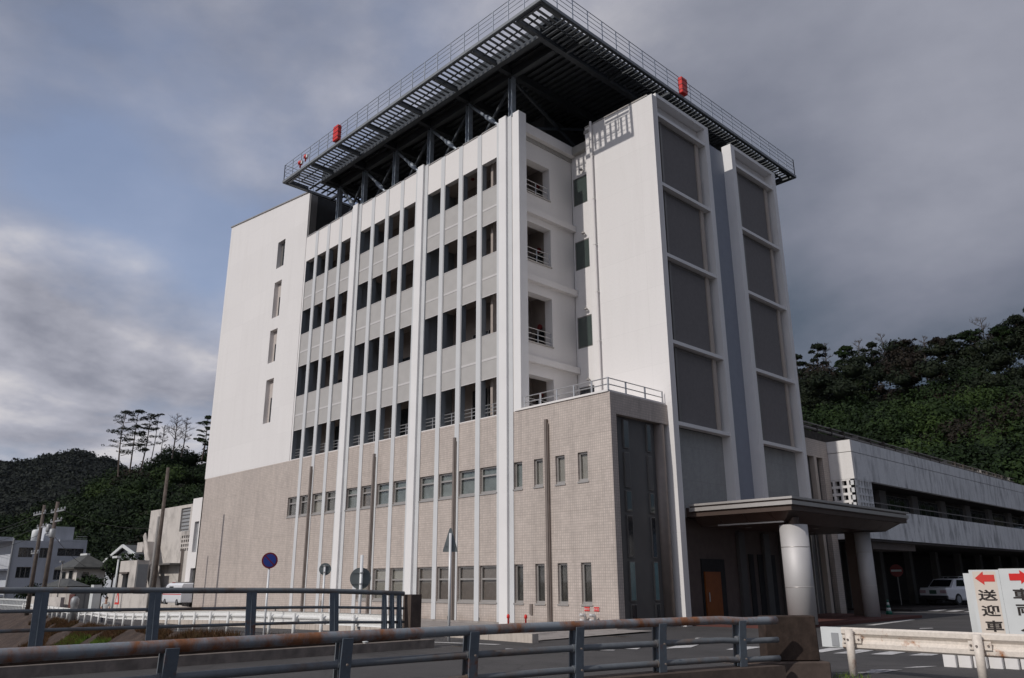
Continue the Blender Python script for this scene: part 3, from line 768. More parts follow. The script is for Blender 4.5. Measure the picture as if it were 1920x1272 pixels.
MB().box(-19.3, -18.25, 30.582, 32.618, 4.25, 22.45).build('centre_wall', 'blue_grey_wall', H)
# link block with glazing between the tower and the old wing
MB().box(-20.0, -18.0, 37.125, 39.95, 7.52, 8.40).build('link_band', 'tan_tile', H)
MB().box(-18.3, -18.0, 39.30, 39.95, 0.0, 7.515).build('link_pier', 'tan_tile', H)
MB().box(-18.3, -18.0, 38.35, 38.62, 0.0, 7.515).build('link_pier', 'beige_frame', H)
MB().box(-18.5, -18.25, 37.125, 39.3, 0.0, 7.515).build('link_glazing', 'dark_panel', H)
for y in (37.5, 38.0, 38.95): MB().box(-18.25, -18.2, y - .03, y + .03, 0.0, 7.5).build('glazing_bar', 'frame_alu', H)

# ---- ground floor behind the canopy
MB().box(-18.9, -18.62, 26.4, 37.1, 0.0, 4.0).build('entrance_wall', 'brown_wall', H)
MB().box(-18.64, -18.56, 28.5, 30.2, 0.0, 2.45).build('door_recess', 'black_louver', H)
d = MB().box(-18.60, -18.50, 28.6, 29.75, 0.05, 1.95).build('entrance_door', 'orange_door', H)
MB().tube([(-18.45, 28.75, .8), (-18.45, 28.75, 1.15)], .02, 8).build('handle', 'steel_rail', d)
for ya, yb in ((32.25, 32.62), (33.0, 33.4), (34.1, 34.5), (35.2, 35.6)):
    MB().box(-18.63, -18.57, ya, yb, 0.1, 2.70).build('slit_window', 'black_louver', H)
for ya in (31.3, 33.42, 35.0): MB().box(-18.60, -18.45, ya, ya + .5, 0.0, 3.6).build('wall_fin', 'dark_panel', H)
MB().box(-19.5, -14.0, 26.6, 38.5, -0.02, 0.10).build('entrance_floor', 'brick_red', H)
# canopy
cy0, cy1, cx = 27.0, 37.8, -13.65
can = MB().box(-18.6, cx - .12, cy0 + .12, cy1 - .1, 4.0, 4.36).build('canopy', 'canopy_dark', H)
def ring(z0, z1, ins, name, mat):
    m_ = MB()
    m_.box(-18.0, cx - ins, cy0 + ins, cy0 + ins + .12, z0, z1)
    m_.box(cx - ins - .12, cx - ins, cy0 + ins + .12, cy1 - ins, z0, z1)
    return m_.build(name, mat, can)
ring(4.40, 4.48, 0.0, 'canopy_edge', 'canopy_light')
ring(4.345, 4.395, 0.10, 'canopy_groove', 'canopy_dark')
ring(4.20, 4.34, 0.03, 'canopy_edge', 'canopy_light')
zb, it = 3.66, 0.80
N_ = 4
for k in range(N_):      # sloping soffit panels along the front
    xa, xb = -18.0 + (4.32) * k / N_, -18.0 + (4.32) * (k + 1) / N_ - .02
    xa2, xb2 = min(xa, cx - it), min(xb, cx - it)
    m_ = MB(); m_.quad((xa, cy0 + .06, 4.18), (xb if k < N_ - 1 else cx - .06, cy0 + .06, 4.18), (xb2, cy0 + it, zb), (xa2, cy0 + it, zb))
    m_.build('fascia_panel', 'canopy_dark', can)
for k in range(6):       # and along the drive
    ya, yb = cy0 + .06 + 10.6 * k / 6, cy0 + .06 + 10.6 * (k + 1) / 6 - .02
    m_ = MB(); m_.quad((cx - .06, ya, 4.18), (cx - .06, yb, 4.18), (cx - it, min(yb, cy1 - it), zb), (cx - it, max(ya, cy0 + it), zb))
    m_.build('fascia_panel', 'canopy_dark', can)
MB().quad((cx - .06, cy1, 4.18), (-18.0, cy1, 4.18), (-18.0, cy1 - it, zb), (cx - it, cy1 - it, zb)).build('fascia_panel', 'canopy_dark', can)
MB().box(-18.0, cx - it, cy0 + it, cy1 - it, zb - .02, zb).build('soffit', 'canopy_dark', can)
MB().box(-17.2, cx - it, cy0 + it - .05, cy0 + it - .01, zb - .02, zb + .03).build('drip_edge', 'canopy_light', can)
def ccol(x, y, r, zt, label=None):
    o = MB().lathe([(r, .1), (r, zt)], (x, y, 0), 40).build('canopy_column', 'column_metal', H, smooth=True, label=label)
    for z in (1.35, 2.75): MB().lathe([(r + .006, 0), (r + .006, .025)], (x, y, z), 40).build('column_joint', 'canopy_light', o, smooth=True)
    MB().lathe([(r * .45, 0), (r * .45, .3)], (x, y, zt - .02), 20).build('column_head', 'canopy_dark', o)
ccol(-14.35, 28.25, .50, 3.55)
ccol(-15.12, 36.0, .33, 3.60)
for y in (29.5, 32.2, 34.9):
    for x in (-16.9, -15.4): MB().lathe([(.12, 0), (.12, .012)], (x, y, zb - .034), 14).build('down_light', 'frame_alu', can)
MB().box(-16.15, -15.50, 36.55, 36.8, 0.1, 3.65).build('dark_pier', 'canopy_dark', H)

# roofs and rear walls, plus louvred plant screens under the helipad
MB().box(-41.7, -23.15, 22.8, 36.8, 21.55, 21.9).build('main_roof', 'concrete_floor', H)
MB().box(-23.1, -19.45, 26.35, 36.9, 21.8, 22.2).build('tower_roof', 'concrete_floor', H)
MB().box(-53.0, -22.0, 36.8, 37.0, 0.0, 21.9).build('rear_wall', 'white_panel', H)
MB().box(-41.6, -24.6, 26.2, 26.4, 21.9, 24.75).build('dark_screen', 'black_louver', H)
MB().box(-24.8, -24.6, 26.4, 38.0, 21.9, 24.75).build('dark_screen', 'black_louver', H)
MB().box(-23.6, -21.9, 28.0, 31.0, 22.2, 23.5).build('roof_hatch_box', 'dark_panel', H)
DONE.add(H.name)

# ================================================================== HELIPAD
DX0, DX1, DY0, DY1, DZ = -41.0, -18.97, 20.14, 42.5, 25.0
K = thing('helipad_platform', 'dark steel helipad platform carried on posts above the hospital roof', 'helipad', (-30.0, 31.0, 22.0))
IN = 1.62
plain('edge_steel', (0.22, 0.235, 0.25), 0.5, 0.3, 0.1, 3.0)
def frame_ring(ins, w, z0, z1, name, mat):
    a, b, c, d = DX0 + ins, DX1 - ins, DY0 + ins, DY1 - ins
    MB().box(a, b, c, c + w, z0, z1).build(name, mat, K)
    MB().box(a, b, d - w, d, z0, z1).build(name, mat, K)
    MB().box(a, a + w, c + w, d - w, z0, z1).build(name, mat, K)
    MB().box(b - w, b, c + w, d - w, z0, z1).build(name, mat, K)
frame_ring(0.0, .12, DZ + .02, DZ + .17, 'edge_beam', 'edge_steel')
frame_ring(.02, .12, DZ - .01, DZ + .015, 'edge_flange', 'deck_steel')
frame_ring(.80, .05, DZ + .11, DZ + .16, 'catwalk_joist', 'deck_steel')
frame_ring(IN, .26, DZ - .02, DZ + .10, 'girder_flange', 'deck_slat')
frame_ring(IN + .08, .10, DZ + .1, DZ + .55, 'girder', 'deck_steel')
# platform deck with ribbed soffit
MB().box(DX0 + IN + .1, DX1 - .85, DY0 + IN + .12, DY1 - .7, DZ + .62, DZ + .80).build('deck_slab', 'deck_steel', K)
rib = MB()
y = DY0 + IN + .25
while y < DY1 - 1.0:
    rib.box(DX0 + IN + .12, DX1 - .89, y, y + .16, DZ + .50, DZ + .62); y += .38
rib.build('deck_ribs', 'deck_slat', K, kind='stuff')
for x in (-23.7, -26.85, -30.0, -33.15, -36.25, -39.0):
    MB().box(x - .13, x + .13, DY0 + IN + .3, DY1 - IN - .3, DZ + .08, DZ + .48).build('main_beam', 'deck_steel', K)
for y in (23.0, 29.6, 36.0):
    MB().box(DX0 + IN + .3, DX1 - IN - .3, y - .11, y + .11, DZ - .02, DZ + .40).build('cross_beam', 'deck_slat', K)
# cantilever brackets under the catwalk
nb = 7
def bracket(p, q):
    MB().bar(p, q, .12, .18).build('cantilever_beam', 'deck_slat', K)
for k in range(nb + 1):
    x = DX0 + .25 + (DX1 - DX0 - 1.9) * k / nb
    bracket((x, DY0 + .2, DZ + .06), (x, DY0 + IN, DZ + .06)); bracket((x, DY1 - .2, DZ + .06), (x, DY1 - IN, DZ + .06))
    y = DY0 + .25 + (DY1 - DY0 - .5) * k / nb
    bracket((DX1 - .2, y, DZ + .06), (DX1 - IN, y, DZ + .06)); bracket((DX0 + .2, y, DZ + .06), (DX0 + IN, y, DZ + .06))
# catwalk slats, one by one
sl_me = {}
def slat(along, c, side):
    key = along
    if key not in sl_me:
        L = IN - .2
        m_ = MB().box(-.062, .062, 0, L, -.015, .015) if along == 'y' else MB().box(0, L, -.07, .07, -.015, .015)
        sl_me[key] = m_.mesh('slat', 'deck_slat')
    o = bpy.data.objects.new('slat', sl_me[key]); COL.objects.link(o); o.parent = K
    o.location = Vector(c) - ORG[K.name]
n1 = 68
for k in range(n1):
    x = DX0 + .35 + (DX1 - DX0 - .7) * k / (n1 - 1)
    slat('y', (x, DY0 + .18, DZ + .18), 0)
    y = DY0 + IN + .15 + (DY1 - DY0 - IN - .5) * k / (n1 - 1)
    slat('x', (DX1 - IN + .02, y, DZ + .18), 0)
for k in range(46):
    y = DY0 + IN + .15 + (DY1 - DY0 - 2 * IN - .3) * k / 45
    slat('x', (DX0 + .18, y, DZ + .18), 0)
for k in range(46):
    x = DX0 + .35 + (DX1 - DX0 - .7) * k / 45
    slat('y', (x, DY1 - IN + .02, DZ + .18), 0)
# posts and braces
for y in (23.0, 29.6, 36.0):
    for x in (-23.7, -26.85, -30.0, -33.15, -36.25, -39.0):
        if y > 24 and x > -24 and y > 30: pass
        m_ = MB()
        m_.box(x - .13, x - .10, y - .13, y + .13, 21.9, DZ - .02).box(x + .10, x + .13, y - .13, y + .13, 21.9, DZ - .02).box(x - .10, x + .10, y - .02, y + .02, 21.9, DZ - .02)
        m_.build('post', 'deck_post', K)
px = [-23.7, -26.85, -30.0, -33.15, -36.25, -39.0]
for i in range(5):
    a, b = px[i + 1], px[i]
    p, q = Vector((a + .15, 23.0, DZ - .15)), Vector((b - .15, 23.0, 22.05)); mid = (p + q) / 2; dd = (q - p).normalized()
    MB().tube([p, mid - dd * .45, mid - dd * .3, mid + dd * .3, mid + dd * .45, q], [.075, .075, .13, .13, .075, .075], 10).build('brace', 'deck_post', K, smooth=True)
    MB().bar((b - .15, 23.15, DZ - .15), (a + .15, 23.15, 22.05), .10, .13).build('brace', 'deck_steel', K)
    MB().bar((a, 23.2, DZ - .1), ((a + b) / 2, 29.6, 22.0), .10, .12).build('brace', 'deck_steel', K)
for ya, yb in ((23.2, 29.4), (29.8, 35.8)):
    MB().bar((-23.7, ya, DZ - .15), (-23.7, yb, 22.3), .11, .13).build('brace', 'deck_steel', K)
    MB().bar((-23.7, yb, DZ - .15), (-23.7, ya, 22.3), .11, .13).build('brace', 'deck_steel', K)
# railing round the edge
RZ = DZ + .22
def railing(p, q, n):
    p, q = Vector(p), Vector(q)
    for h in (.30, .55, .80, 1.02):
        MB().tube([p + Vector((0, 0, h)), q + Vector((0, 0, h))], .014 if h < 1 else .019, 5).build('hand_rail', 'galv_rail', K)
    for k in range(n + 1):
        c = p.lerp(q, k / n)
        MB().box(c.x - .018, c.x + .018, c.y - .018, c.y + .018, RZ, RZ + 1.02).build('rail_post', 'galv_rail', K)
railing((DX0 + .06, DY0 + .06, RZ), (DX1 - .06, DY0 + .06, RZ), 22)
railing((DX1 - .06, DY0 + .06, RZ), (DX1 - .06, DY1 - .06, RZ), 22)
railing((DX0 + .06, DY0 + .06, RZ), (DX0 + .06, DY1 - .06, RZ), 22)
railing((DX0 + .06, DY1 - .06, RZ), (DX1 - .06, DY1 - .06, RZ), 22)
# red boxes and beacons hung on the railing
for c, dx, dy, lb in (((-34.85, DY0 - .02, RZ + .02), .25, .12, 'red louvred box on the left edge railing of the helipad'),
                      ((DX1 + .05, 30.5, RZ + .02), .12, .24, 'red louvred box on the right edge railing of the helipad')):
    t_ = thing('equipment_box', lb, 'equipment box', c, 'red boxes on the helipad railing')
    MB().box(c[0] - dx, c[0] + dx, c[1] - dy, c[1] + dy, c[2], c[2] + .92).build('box_body', 'red_paint', t_, bevel=.02)
    s_ = MB()
    for k in range(3): s_.box(c[0] - dx - .012, c[0] + dx + .012, c[1] - dy - .012, c[1] + dy + .012, c[2] + .18 + k * .28, c[2] + .22 + k * .28)
    s_.build('box_band', 'dull_red', t_)
for c, r_, lb in (((-38.95, DY0 + .02, RZ + .25), .14, 'small red beacon lamp with white bracket near the helipad corner'), ((-38.35, DY0 + .02, RZ + .42), .12, 'small orange-red beacon lamp just right of the other on the helipad railing')):
    t_ = thing('beacon_lamp', lb, 'beacon', c, 'beacon lamps on the helipad railing')
    MB().lathe([(.04, -.22), (.04, -.02), (r_, 0), (r_, .12), (r_ * .7, .2), (.02, .24)], c, 14).build('lamp', 'red_paint', t_, smooth=True)
    MB().box(c[0] + r_, c[0] + r_ + .14, c[1] - .05, c[1] + .05, c[2] - .04, c[2] + .14).build('bracket', 'sign_white', t_)

# ================================================================== GROUND, ROAD, CANAL
def edge_y(x):            # southern edge of the canal-side road (guardrail line)
    return 13.0 + 0.118 * max(0.0, -22.8 - x) if x < -22.8 else 13.0
def road_z(x, y):
    s = min(max((-x - 20.0) / 34.0, 0.0), 1.0)
    k = min(max((22.0 - y) / 6.0, 0.0), 1.0) if x > -56 else 1.0
    return -0.70 * (s * s * (3 - 2 * s)) * k
def heights(x, y):
    if x < -17.7 and y < edge_y(x) - .25:
        d = edge_y(x) - .25 - y
        z = road_z(x, edge_y(x)) - min(d * .62, 3.6)
        if y < -9: z = min(z + (-9 - y) * .6, 0)
        return z
    return road_z(x, y)
xs = sorted(set([-2500, -1500, -900, -500, -320, -230, -180, -150] + [round(-130 + 2.5 * i, 2) for i in range(33)] + [round(-50 + 1.0 * i, 2) for i in range(33)] + [-17.71, -17.69, -16, -10, -5, 0, 5, 20, 60, 150, 400, 1200, 2500]))
ys = sorted(set([-2500, -900, -300, -100, -40, -20, -12, -9] + [round(-8 + 1.0 * i, 2) for i in range(44)] + [40, 60, 100, 200, 500, 1200, 2500]))
vs, fs_bank, fs_gr = [], [], []
def fine_y(x):            # rows follow the guardrail line so that the bank's lip is clean
    e = edge_y(x)
    base = [yy for yy in ys if yy < e - 1.2 or yy > e + .8]
    return sorted(base + [e - .8, e - .26, e - .24, e + .4])
rows = []
for x in xs:
    fy = fine_y(x)
    rows.append(fy)
L_ = max(len(r) for r in rows)
for x, r in zip(xs, rows):
    while len(r) < L_: r.append(r[-1] + 50)
idx = {}
for i, x in enumerate(xs):
    for j, y in enumerate(rows[i]):
        idx[i, j] = len(vs); vs.append((x, y, heights(x, y) - .004))
for i in range(len(xs) - 1):
    for j in range(L_ - 1):
        f = (idx[i, j], idx[i + 1, j], idx[i + 1, j + 1], idx[i, j + 1])
        zc = sum(vs[k][2] for k in f) / 4
        xm = xs[i + 1]; ym = (rows[i][j] + rows[i][j + 1]) / 2
        (fs_bank if (xm <= -17.7 and ym < edge_y(xs[i]) - .2 and ym > -30) else fs_gr).append(f)
for nm, fs, mt in (('canal_bank', fs_bank, 'bank_earth'), ('ground', fs_gr, 'asphalt')):
    me = bpy.data.meshes.new(nm); me.from_pydata(vs, [], fs); me.materials.append(MATS[mt]); me.update()
    bm = bmesh.new(); bm.from_mesh(me)
    bmesh.ops.delete(bm, geom=[v_ for v_ in bm.verts if not v_.link_faces], context='VERTS')
    bmesh.ops.recalc_face_normals(bm, faces=bm.faces); bm.to_mesh(me); bm.free()
    o = bpy.data.objects.new(nm, me); COL.objects.link(o); o['kind'] = 'structure'
MB().box(-120, -17.8, -8.5, 5.5, -3.75, -3.45).build('canal_bed', 'bank_earth', kind='structure')

def paint(name, pts, mat='road_paint', z=0.006):
    m_ = MB(); i = 0
    m_.v = [(p[0], p[1], z) for p in pts]; m_.f = [tuple(range(len(pts)))]
    return m_.build(name, mat, kind='structure')
# crossing bars on the drive
for q in ([(-9.45, 18.55), (-9.15, 18.75), (-9.25, 20.25), (-9.6, 20.1)], [(-8.85, 18.66), (-8.45, 18.88), (-8.52, 20.33), (-8.88, 20.2)],
          [(-8.14, 19.0), (-7.75, 19.21), (-7.77, 20.6), (-8.14, 20.45)], [(-7.42, 19.3), (-7.04, 19.55), (-7.03, 20.9), (-7.42, 20.75)],
          [(-10.35, 18.1), (-10.0, 18.35), (-10.1, 19.7), (-10.45, 19.5)], [(-11.21, 18.0), (-10.8, 18.1), (-10.95, 19.3), (-11.4, 19.1)]):
    paint('crossing_bar', q)
paint('road_marking', [(-6.95, 14.7), (-6.72, 15.4), (-6.80, 15.86), (-6.38, 16.2), (-6.46, 15.3)], 'worn_paint')
paint('road_marking', [(-6.5, 16.5), (-6.25, 16.9), (-6.15, 17.3), (-6.4, 16.95)])
paint('road_marking', [(-13.26, 30.8), (-13.0, 31.0), (-13.48, 36.3), (-13.72, 36.3)])
paint('road_marking', [(-14.75, 30.0), (-14.2, 30.5), (-14.15, 30.9), (-14.7, 30.4)])
paint('road_marking', [(-15.56, 38.9), (-15.0, 39.5), (-15.05, 39.9), (-15.6, 39.3)])
paint('road_marking', [(-11.0, 29.8), (-10.7, 30.3), (-10.85, 30.6), (-11.1, 30.2)])
paint('road_marking', [(-17.4, 43.85), (-12.5, 43.6), (-12.5, 43.78), (-17.4, 44.05)])
for k in range(6):
    x = -18.6 + k * .95
    paint('parking_bar', [(x, 47.2 - k * .22), (x + .5, 47.2 - k * .22), (x + .2, 49.6 - k * .22), (x - .3, 49.6 - k * .22)])
# hatched area and lines by the podium corner
paint('road_marking', [(-14.3, 16.15), (-14.55, 18.26), (-13.72, 18.46), (-12.83, 16.6)])
paint('road_marking', [(-15.4, 14.6), (-15.25, 14.45), (-13.02, 15.95), (-13.12, 16.12)])
paint('road_marking', [(-12.45, 17.2), (-12.95, 18.67), (-12.6, 19.0), (-12.2, 18.0)])
paint('road_marking', [(-20.5, 14.25), (-20.5, 14.05), (-16.5, 15.25), (-16.5, 15.5)])
# manhole with a painted ring
c_ = (-13.58, 21.07)
MB().lathe([(.36, .0), (.36, .012)], (c_[0], c_[1], 0), 28).build('manhole_cover', 'black_louver', kind='structure')
mb = MB()
for j in range(28):
    a, b = 2 * math.pi * j / 28, 2 * math.pi * (j + 1) / 28
    mb.quad((c_[0] + .37 * math.cos(a), c_[1] + .37 * math.sin(a), .007), (c_[0] + .37 * math.cos(b), c_[1] + .37 * math.sin(b), .007),
            (c_[0] + .46 * math.cos(b), c_[1] + .46 * math.sin(b), .007), (c_[0] + .46 * math.cos(a), c_[1] + .46 * math.sin(a), .007))
mb.build('road_marking', 'road_paint', kind='structure')
for gx, gy in ((-16.75, 14.4), (-9.2, 15.3), (-12.2, 23.4), (-16.2, 20.1)):      # gully gratings
    mb = MB().box(gx - .3, gx + .3, gy - .22, gy + .22, .001, .006)
    g_ = mb.build('gully_frame', 'rock', kind='structure')
    for j in range(6): MB().box(gx - .25 + j * .09, gx - .21 + j * .09, gy - .18, gy + .18, .006, .011).build('grating_bar', 'black_louver', g_)

# low streaked wall in front of the hospital
W = thing('low_wall', 'low cream concrete wall with dark streaks running along the hospital front', 'wall', (-30, 16.5, -.6))
pts = [(-16.25, 16.42), (-21.7, 16.5), (-27.4, 16.6), (-33.0, 16.9), (-38.0, 17.2), (-42.0, 17.5), (-47.0, 17.9)]
tops = [.23, .21, .20, .22, .32, .45, .55]
k = 0
for (p, zt), (q, zt2) in zip(zip(pts, tops), list(zip(pts, tops))[1:]):
    n_ = 3
    for j in range(n_):
        a = Vector((p[0], p[1], 0)).lerp(Vector((q[0], q[1], 0)), j / n_); b = Vector((p[0], p[1], 0)).lerp(Vector((q[0], q[1], 0)), (j + 1) / n_)
        za, zb_ = zt + (zt2 - zt) * j / n_, zt + (zt2 - zt) * (j + 1) / n_
        d = (b - a).normalized() * .006; nn = Vector((-d.y, d.x, 0)).normalized() * .24
        a, b = a + d, b - d
        m_ = MB(); m_.v = [tuple(v_) for v_ in (a + Vector((0, 0, -.9)), b + Vector((0, 0, -.9)), b - nn + Vector((0, 0, -.9)), a - nn + Vector((0, 0, -.9)),
                                               a + Vector((0, 0, za)), b + Vector((0, 0, zb_)), b - nn + Vector((0, 0, zb_)), a - nn + Vector((0, 0, za)))]
        m_.f = [(0, 3, 2, 1), (4, 5, 6, 7), (0, 1, 5, 4), (1, 2, 6, 5), (2, 3, 7, 6), (3, 0, 4, 7)]
        m_.build('wall_segment', 'low_wall', W)
# paved strip between this wall and the hospital
mb = MB(); mb.quad((-16.6, 16.7, .02), (-16.6, 22.38, .05), (-53.0, 22.38, .0), (-47, 18.2, .02)); mb.build('forecourt', 'kerb_light', kind='structure')

# ================================================================== BRIDGE RAILS
def rail_path(pts):
    return [Vector(p) for p in pts]
# near rail of the bridge: its kerb wall, end block, posts and three pipes
FX = lambda y: -8.52 + 0.0135 * max(0, y - 3.5) ** 2 * 1.35
FP = [2.0 + .5 * i for i in range(22)]
NR = thing('bridge_railing', 'rusty blue-grey pipe railing crossing the foreground', 'railing', (-8.2, 8.0, 0.0))
for h, r, mt in ((1.0, .064, 'rail_rust'), (.70, .045, 'rail_grey'), (.42, .045, 'rail_grey')):
    y1 = 12.75
    pts = [(FX(y), y, h - (.03 if y > 12 else 0)) for y in [-.5 + .45 * i for i in range(30)] if y < y1] + [(FX(y1), y1, h - .03)]
    MB().tube(pts, r, 14).build('rail_pipe', mt, NR, smooth=True)
PY = [1.35, 3.42, 5.42, 7.22, 8.95, 10.45, 12.0]
for y in PY:
    x = FX(y); t_ = Vector((FX(y + .1) - FX(y - .1), .2, 0)).normalized(); nn = Vector((t_.y, -t_.x, 0))
    p = Vector((x, y, 0))
    m_ = MB()
    for s_, w in ((-.075, .02), (.075, .02)):     # two flange plates and a web between
        a = p + t_ * s_
    prof = [(.085, .98), (-.085, .98), (-.10, .70), (-.12, .30), (.03, .30), (.05, .70)]
    def fn(off):
        return lambda a, z: p + nn * a + t_ * off + Vector((0, 0, z))
    MB().prism(prof, fn(-.012), fn(.012)).build('post_web', 'rail_blue', NR)
    m_ = MB()
    pr_ = [(.085, .985), (.05, .70), (.03, .30)]
    for (a0, z0), (a1, z1) in zip(pr_, pr_[1:]):
        q0, q1 = p + nn * (a0 + .012) + Vector((0, 0, z0)), p + nn * (a1 + .012) + Vector((0, 0, z1))
        m_.bar(q0, q1, .135, .022, up=nn)
    m_.build('post', 'rail_blue', NR)
    m_ = MB()
    pr_ = [(-.085, .94), (-.10, .70), (-.12, .30)]
    for (a0, z0), (a1, z1) in zip(pr_, pr_[1:]):
        m_.bar(p + nn * (a0) + Vector((0, 0, z0)), p + nn * (a1) + Vector((0, 0, z1)), .115, .02, up=nn)
    m_.build('post_flange', 'rail_grey', NR)
    for h, r in ((.70, .045), (.42, .045)):           # clamps and bolts where the pipes cross
        MB().tube([p + Vector((0, 0, h)) - t_ * .085, p + Vector((0, 0, h)) + t_ * .085], r + .012, 12).build('pipe_clamp', 'rail_grey', NR)
        MB().tube([p + nn * .10 + Vector((0, 0, h)), p + nn * .125 + Vector((0, 0, h))], .014, 6).build('bolt', 'rock', NR)
def ribbon(name, mat, fx, ya, yb, w0, w1, z0, z1, kind=None, parent=None, step=.6, label=None, cat=None):
    m_ = MB(); n_ = max(1, int((yb - ya) / step)); pr = []
    for k in range(n_ + 1):
        y = ya + (yb - ya) * k / n_; x = fx(y); i = len(m_.v)
        m_.v += [(x + w0, y, z0), (x + w1, y, z0), (x + w1, y, z1), (x + w0, y, z1)]
        if k:
            a = i - 4
            for u_, v_ in ((0, 1), (1, 2), (2, 3), (3, 0)): m_.f.append((a + u_, a + v_, i + v_, i + u_))
    m_.f.append((0, 3, 2, 1)); e = len(m_.v) - 4; m_.f.append((e, e + 1, e + 2, e + 3))
    return m_.build(name, mat, parent, kind=kind, label=label, cat=cat)
ribbon('bridge_kerb', 'kerb_concrete', FX, -3, 12.6, -.26, .22, -.6, .295, kind='structure')
EB = thing('end_block', 'dark stained concrete end block of the foreground railing', 'concrete block', (-7.2, 13.3, 0))
def rot_box(m_, c, t_, l, w, z0, z1, top=1.0):
    t_ = Vector((t_[0], t_[1], 0)).normalized(); n_ = Vector((t_.y, -t_.x, 0)); c = Vector((c[0], c[1], 0))
    i = len(m_.v)
    for z, k in ((z0, 1.0), (z1, top)):
        for a, b in ((-l, -w), (l, -w), (l, w), (-l, w)):
            m_.v.append(tuple(c + t_ * a * k + n_ * b * k + Vector((0, 0, z))))
    for f in ((0, 3, 2, 1), (4, 5, 6, 7), (0, 1, 5, 4), (1, 2, 6, 5), (2, 3, 7, 6), (3, 0, 4, 7)): m_.f.append(tuple(i + q for q in f))
    return m_
rot_box(MB(), (-7.13, 13.42), (.55, .62), .46, .17, .30, 1.02, .97).build('block', 'block_concrete', EB, bevel=.02)
rot_box(MB(), (-7.16, 13.30), (.55, .62), .68, .24, -.6, .298).build('base', 'kerb_concrete', EB, bevel=.02)
# far rail of the bridge
FR = thing('bridge_railing', 'grey pipe railing with four bars on the far side of the bridge', 'railing', (-17.5, 8.0, 0.0))
zt = lambda y: 1.50 - .012 * max(0, y - 4) - .006 * max(0, y - 9.5) ** 2
FX2 = lambda y: -17.5
for k, r in ((0, .062), (1, .034), (2, .034), (3, .034)):
    pts = [(-17.5 + .02 * k, y, zt(y) - (0, .37, .71, 1.03)[k]) for y in [-3 + .8 * i for i in range(20)] if y < 12.9] + [(-17.5 + .02 * k, 12.95, zt(12.95) - (0, .36, .69, .98)[k])]
    MB().tube(pts, r, 10).build('rail_pipe', 'rail_grey', FR, smooth=True)
for y in (.3, 2.38, 4.5, 6.6, 8.72, 10.85, 12.32, 12.55, 12.78):
    w = .12 if y < 12 else .06
    z1 = zt(y) - .03
    MB().prism([(.09, .40), (.17, .40), (.06, z1), (-.06, z1), (-.04, .40)], lambda a, z: (-17.5 + a, y - .008, z), lambda a, z: (-17.5 + a, y + .008, z)).build('post_web', 'rail_blue', FR)
    MB().bar((-17.5 + .13, y, .40), (-17.5 + .04, y, z1), w * 2, .02, up=(1, 0, 0)).build('post', 'rail_blue', FR)
stained('parapet_dark', (0.055, 0.038, 0.03), (0.02, 0.015, 0.012), 0.9, 0.95, streak=(3, 3, 1), fine=0.5, bump=0.6)
ribbon('bridge_parapet', 'parapet_dark', FX2, -3, 12.9, -.3, .16, -.6, .40, kind='structure')
plain('kerb_mid', (0.20, 0.17, 0.15), 0.9, var=0.3, scale=4.0, bump=0.3)
ribbon('bridge_kerb', 'kerb_mid', lambda y: -17.0 - .015 * (13 - y), -3, 13.6, -.34, .0, -.2, .20, kind='structure')
rot_box(MB(), (-17.45, 13.2), (0, 1), .17, .17, -.3, 1.30).build('end_block', 'kerb_concrete', label='dark square concrete post ending the far bridge railing', cat='concrete post')
MB().lathe([(.05, 0), (.075, .04), (.04, .08), (.01, .09)], (-17.15, 11.6, .20), 9).build('litter_bag', 'sign_white', label='small white crumpled bag on the far bridge kerb', cat='litter')

# ================================================================== WHITE GUARDRAILS
def wbeam(m_, p, q, nn, z0, z1):
    """corrugated beam between p and q, facing nn"""
    prof = [(0.0, 1.0), (.035, .92), (.035, .72), (-.02, .56), (-.02, .44), (.035, .28), (.035, .08), (0, 0)]
    p, q, nn = Vector(p), Vector(q), Vector(nn).normalized(); i = len(m_.v)
    for e in (p, q):
        for d, h in prof: m_.v.append(tuple(e + nn * d + Vector((0, 0, z0 + (z1 - z0) * h))))
        for d, h in reversed(prof): m_.v.append(tuple(e + nn * (d - .008) + Vector((0, 0, z0 + (z1 - z0) * h))))
    n_ = 16
    for k in range(n_): m_.f.append((i + k, i + (k + 1) % n_, i + n_ + (k + 1) % n_, i + n_ + k))
    return m_
GR = thing('guardrail', 'long white guardrail with round posts along the canal road', 'guardrail', (-40.0, 15.0, -.6))
gp = []
x, y = -17.95, 13.25
gp.append((x, y))
for (x1, y1) in ((-19.9, 13.15), (-21.5, 13.1)): gp.append((x1, y1))
x, y = -22.9, 13.0
while x > -84:
    gp.append((x, y)); x -= 1.986; y += .234
for k, (x, y) in enumerate(gp):
    z = road_z(x, y)
    MB().tube([(x, y - .12, z - .1), (x, y - .12, z + .74)], .055, 8).build('post', 'white_rail', GR, smooth=True)
    MB().box(x - .05, x + .05, y - .08, y - .02, z + .5, z + .62).build('post_bracket', 'white_rail', GR)
    if k:
        xa, ya = gp[k - 1]; za = road_z(xa, ya)
        m_ = MB(); p, q = Vector((xa, ya, za + .44)), Vector((x, y, z + .44)); nn = Vector((0, 1, 0))
        i0 = len(m_.v)
        wbeam(m_, p, q, nn, 0, .34); m_.build('beam', 'white_rail', GR)
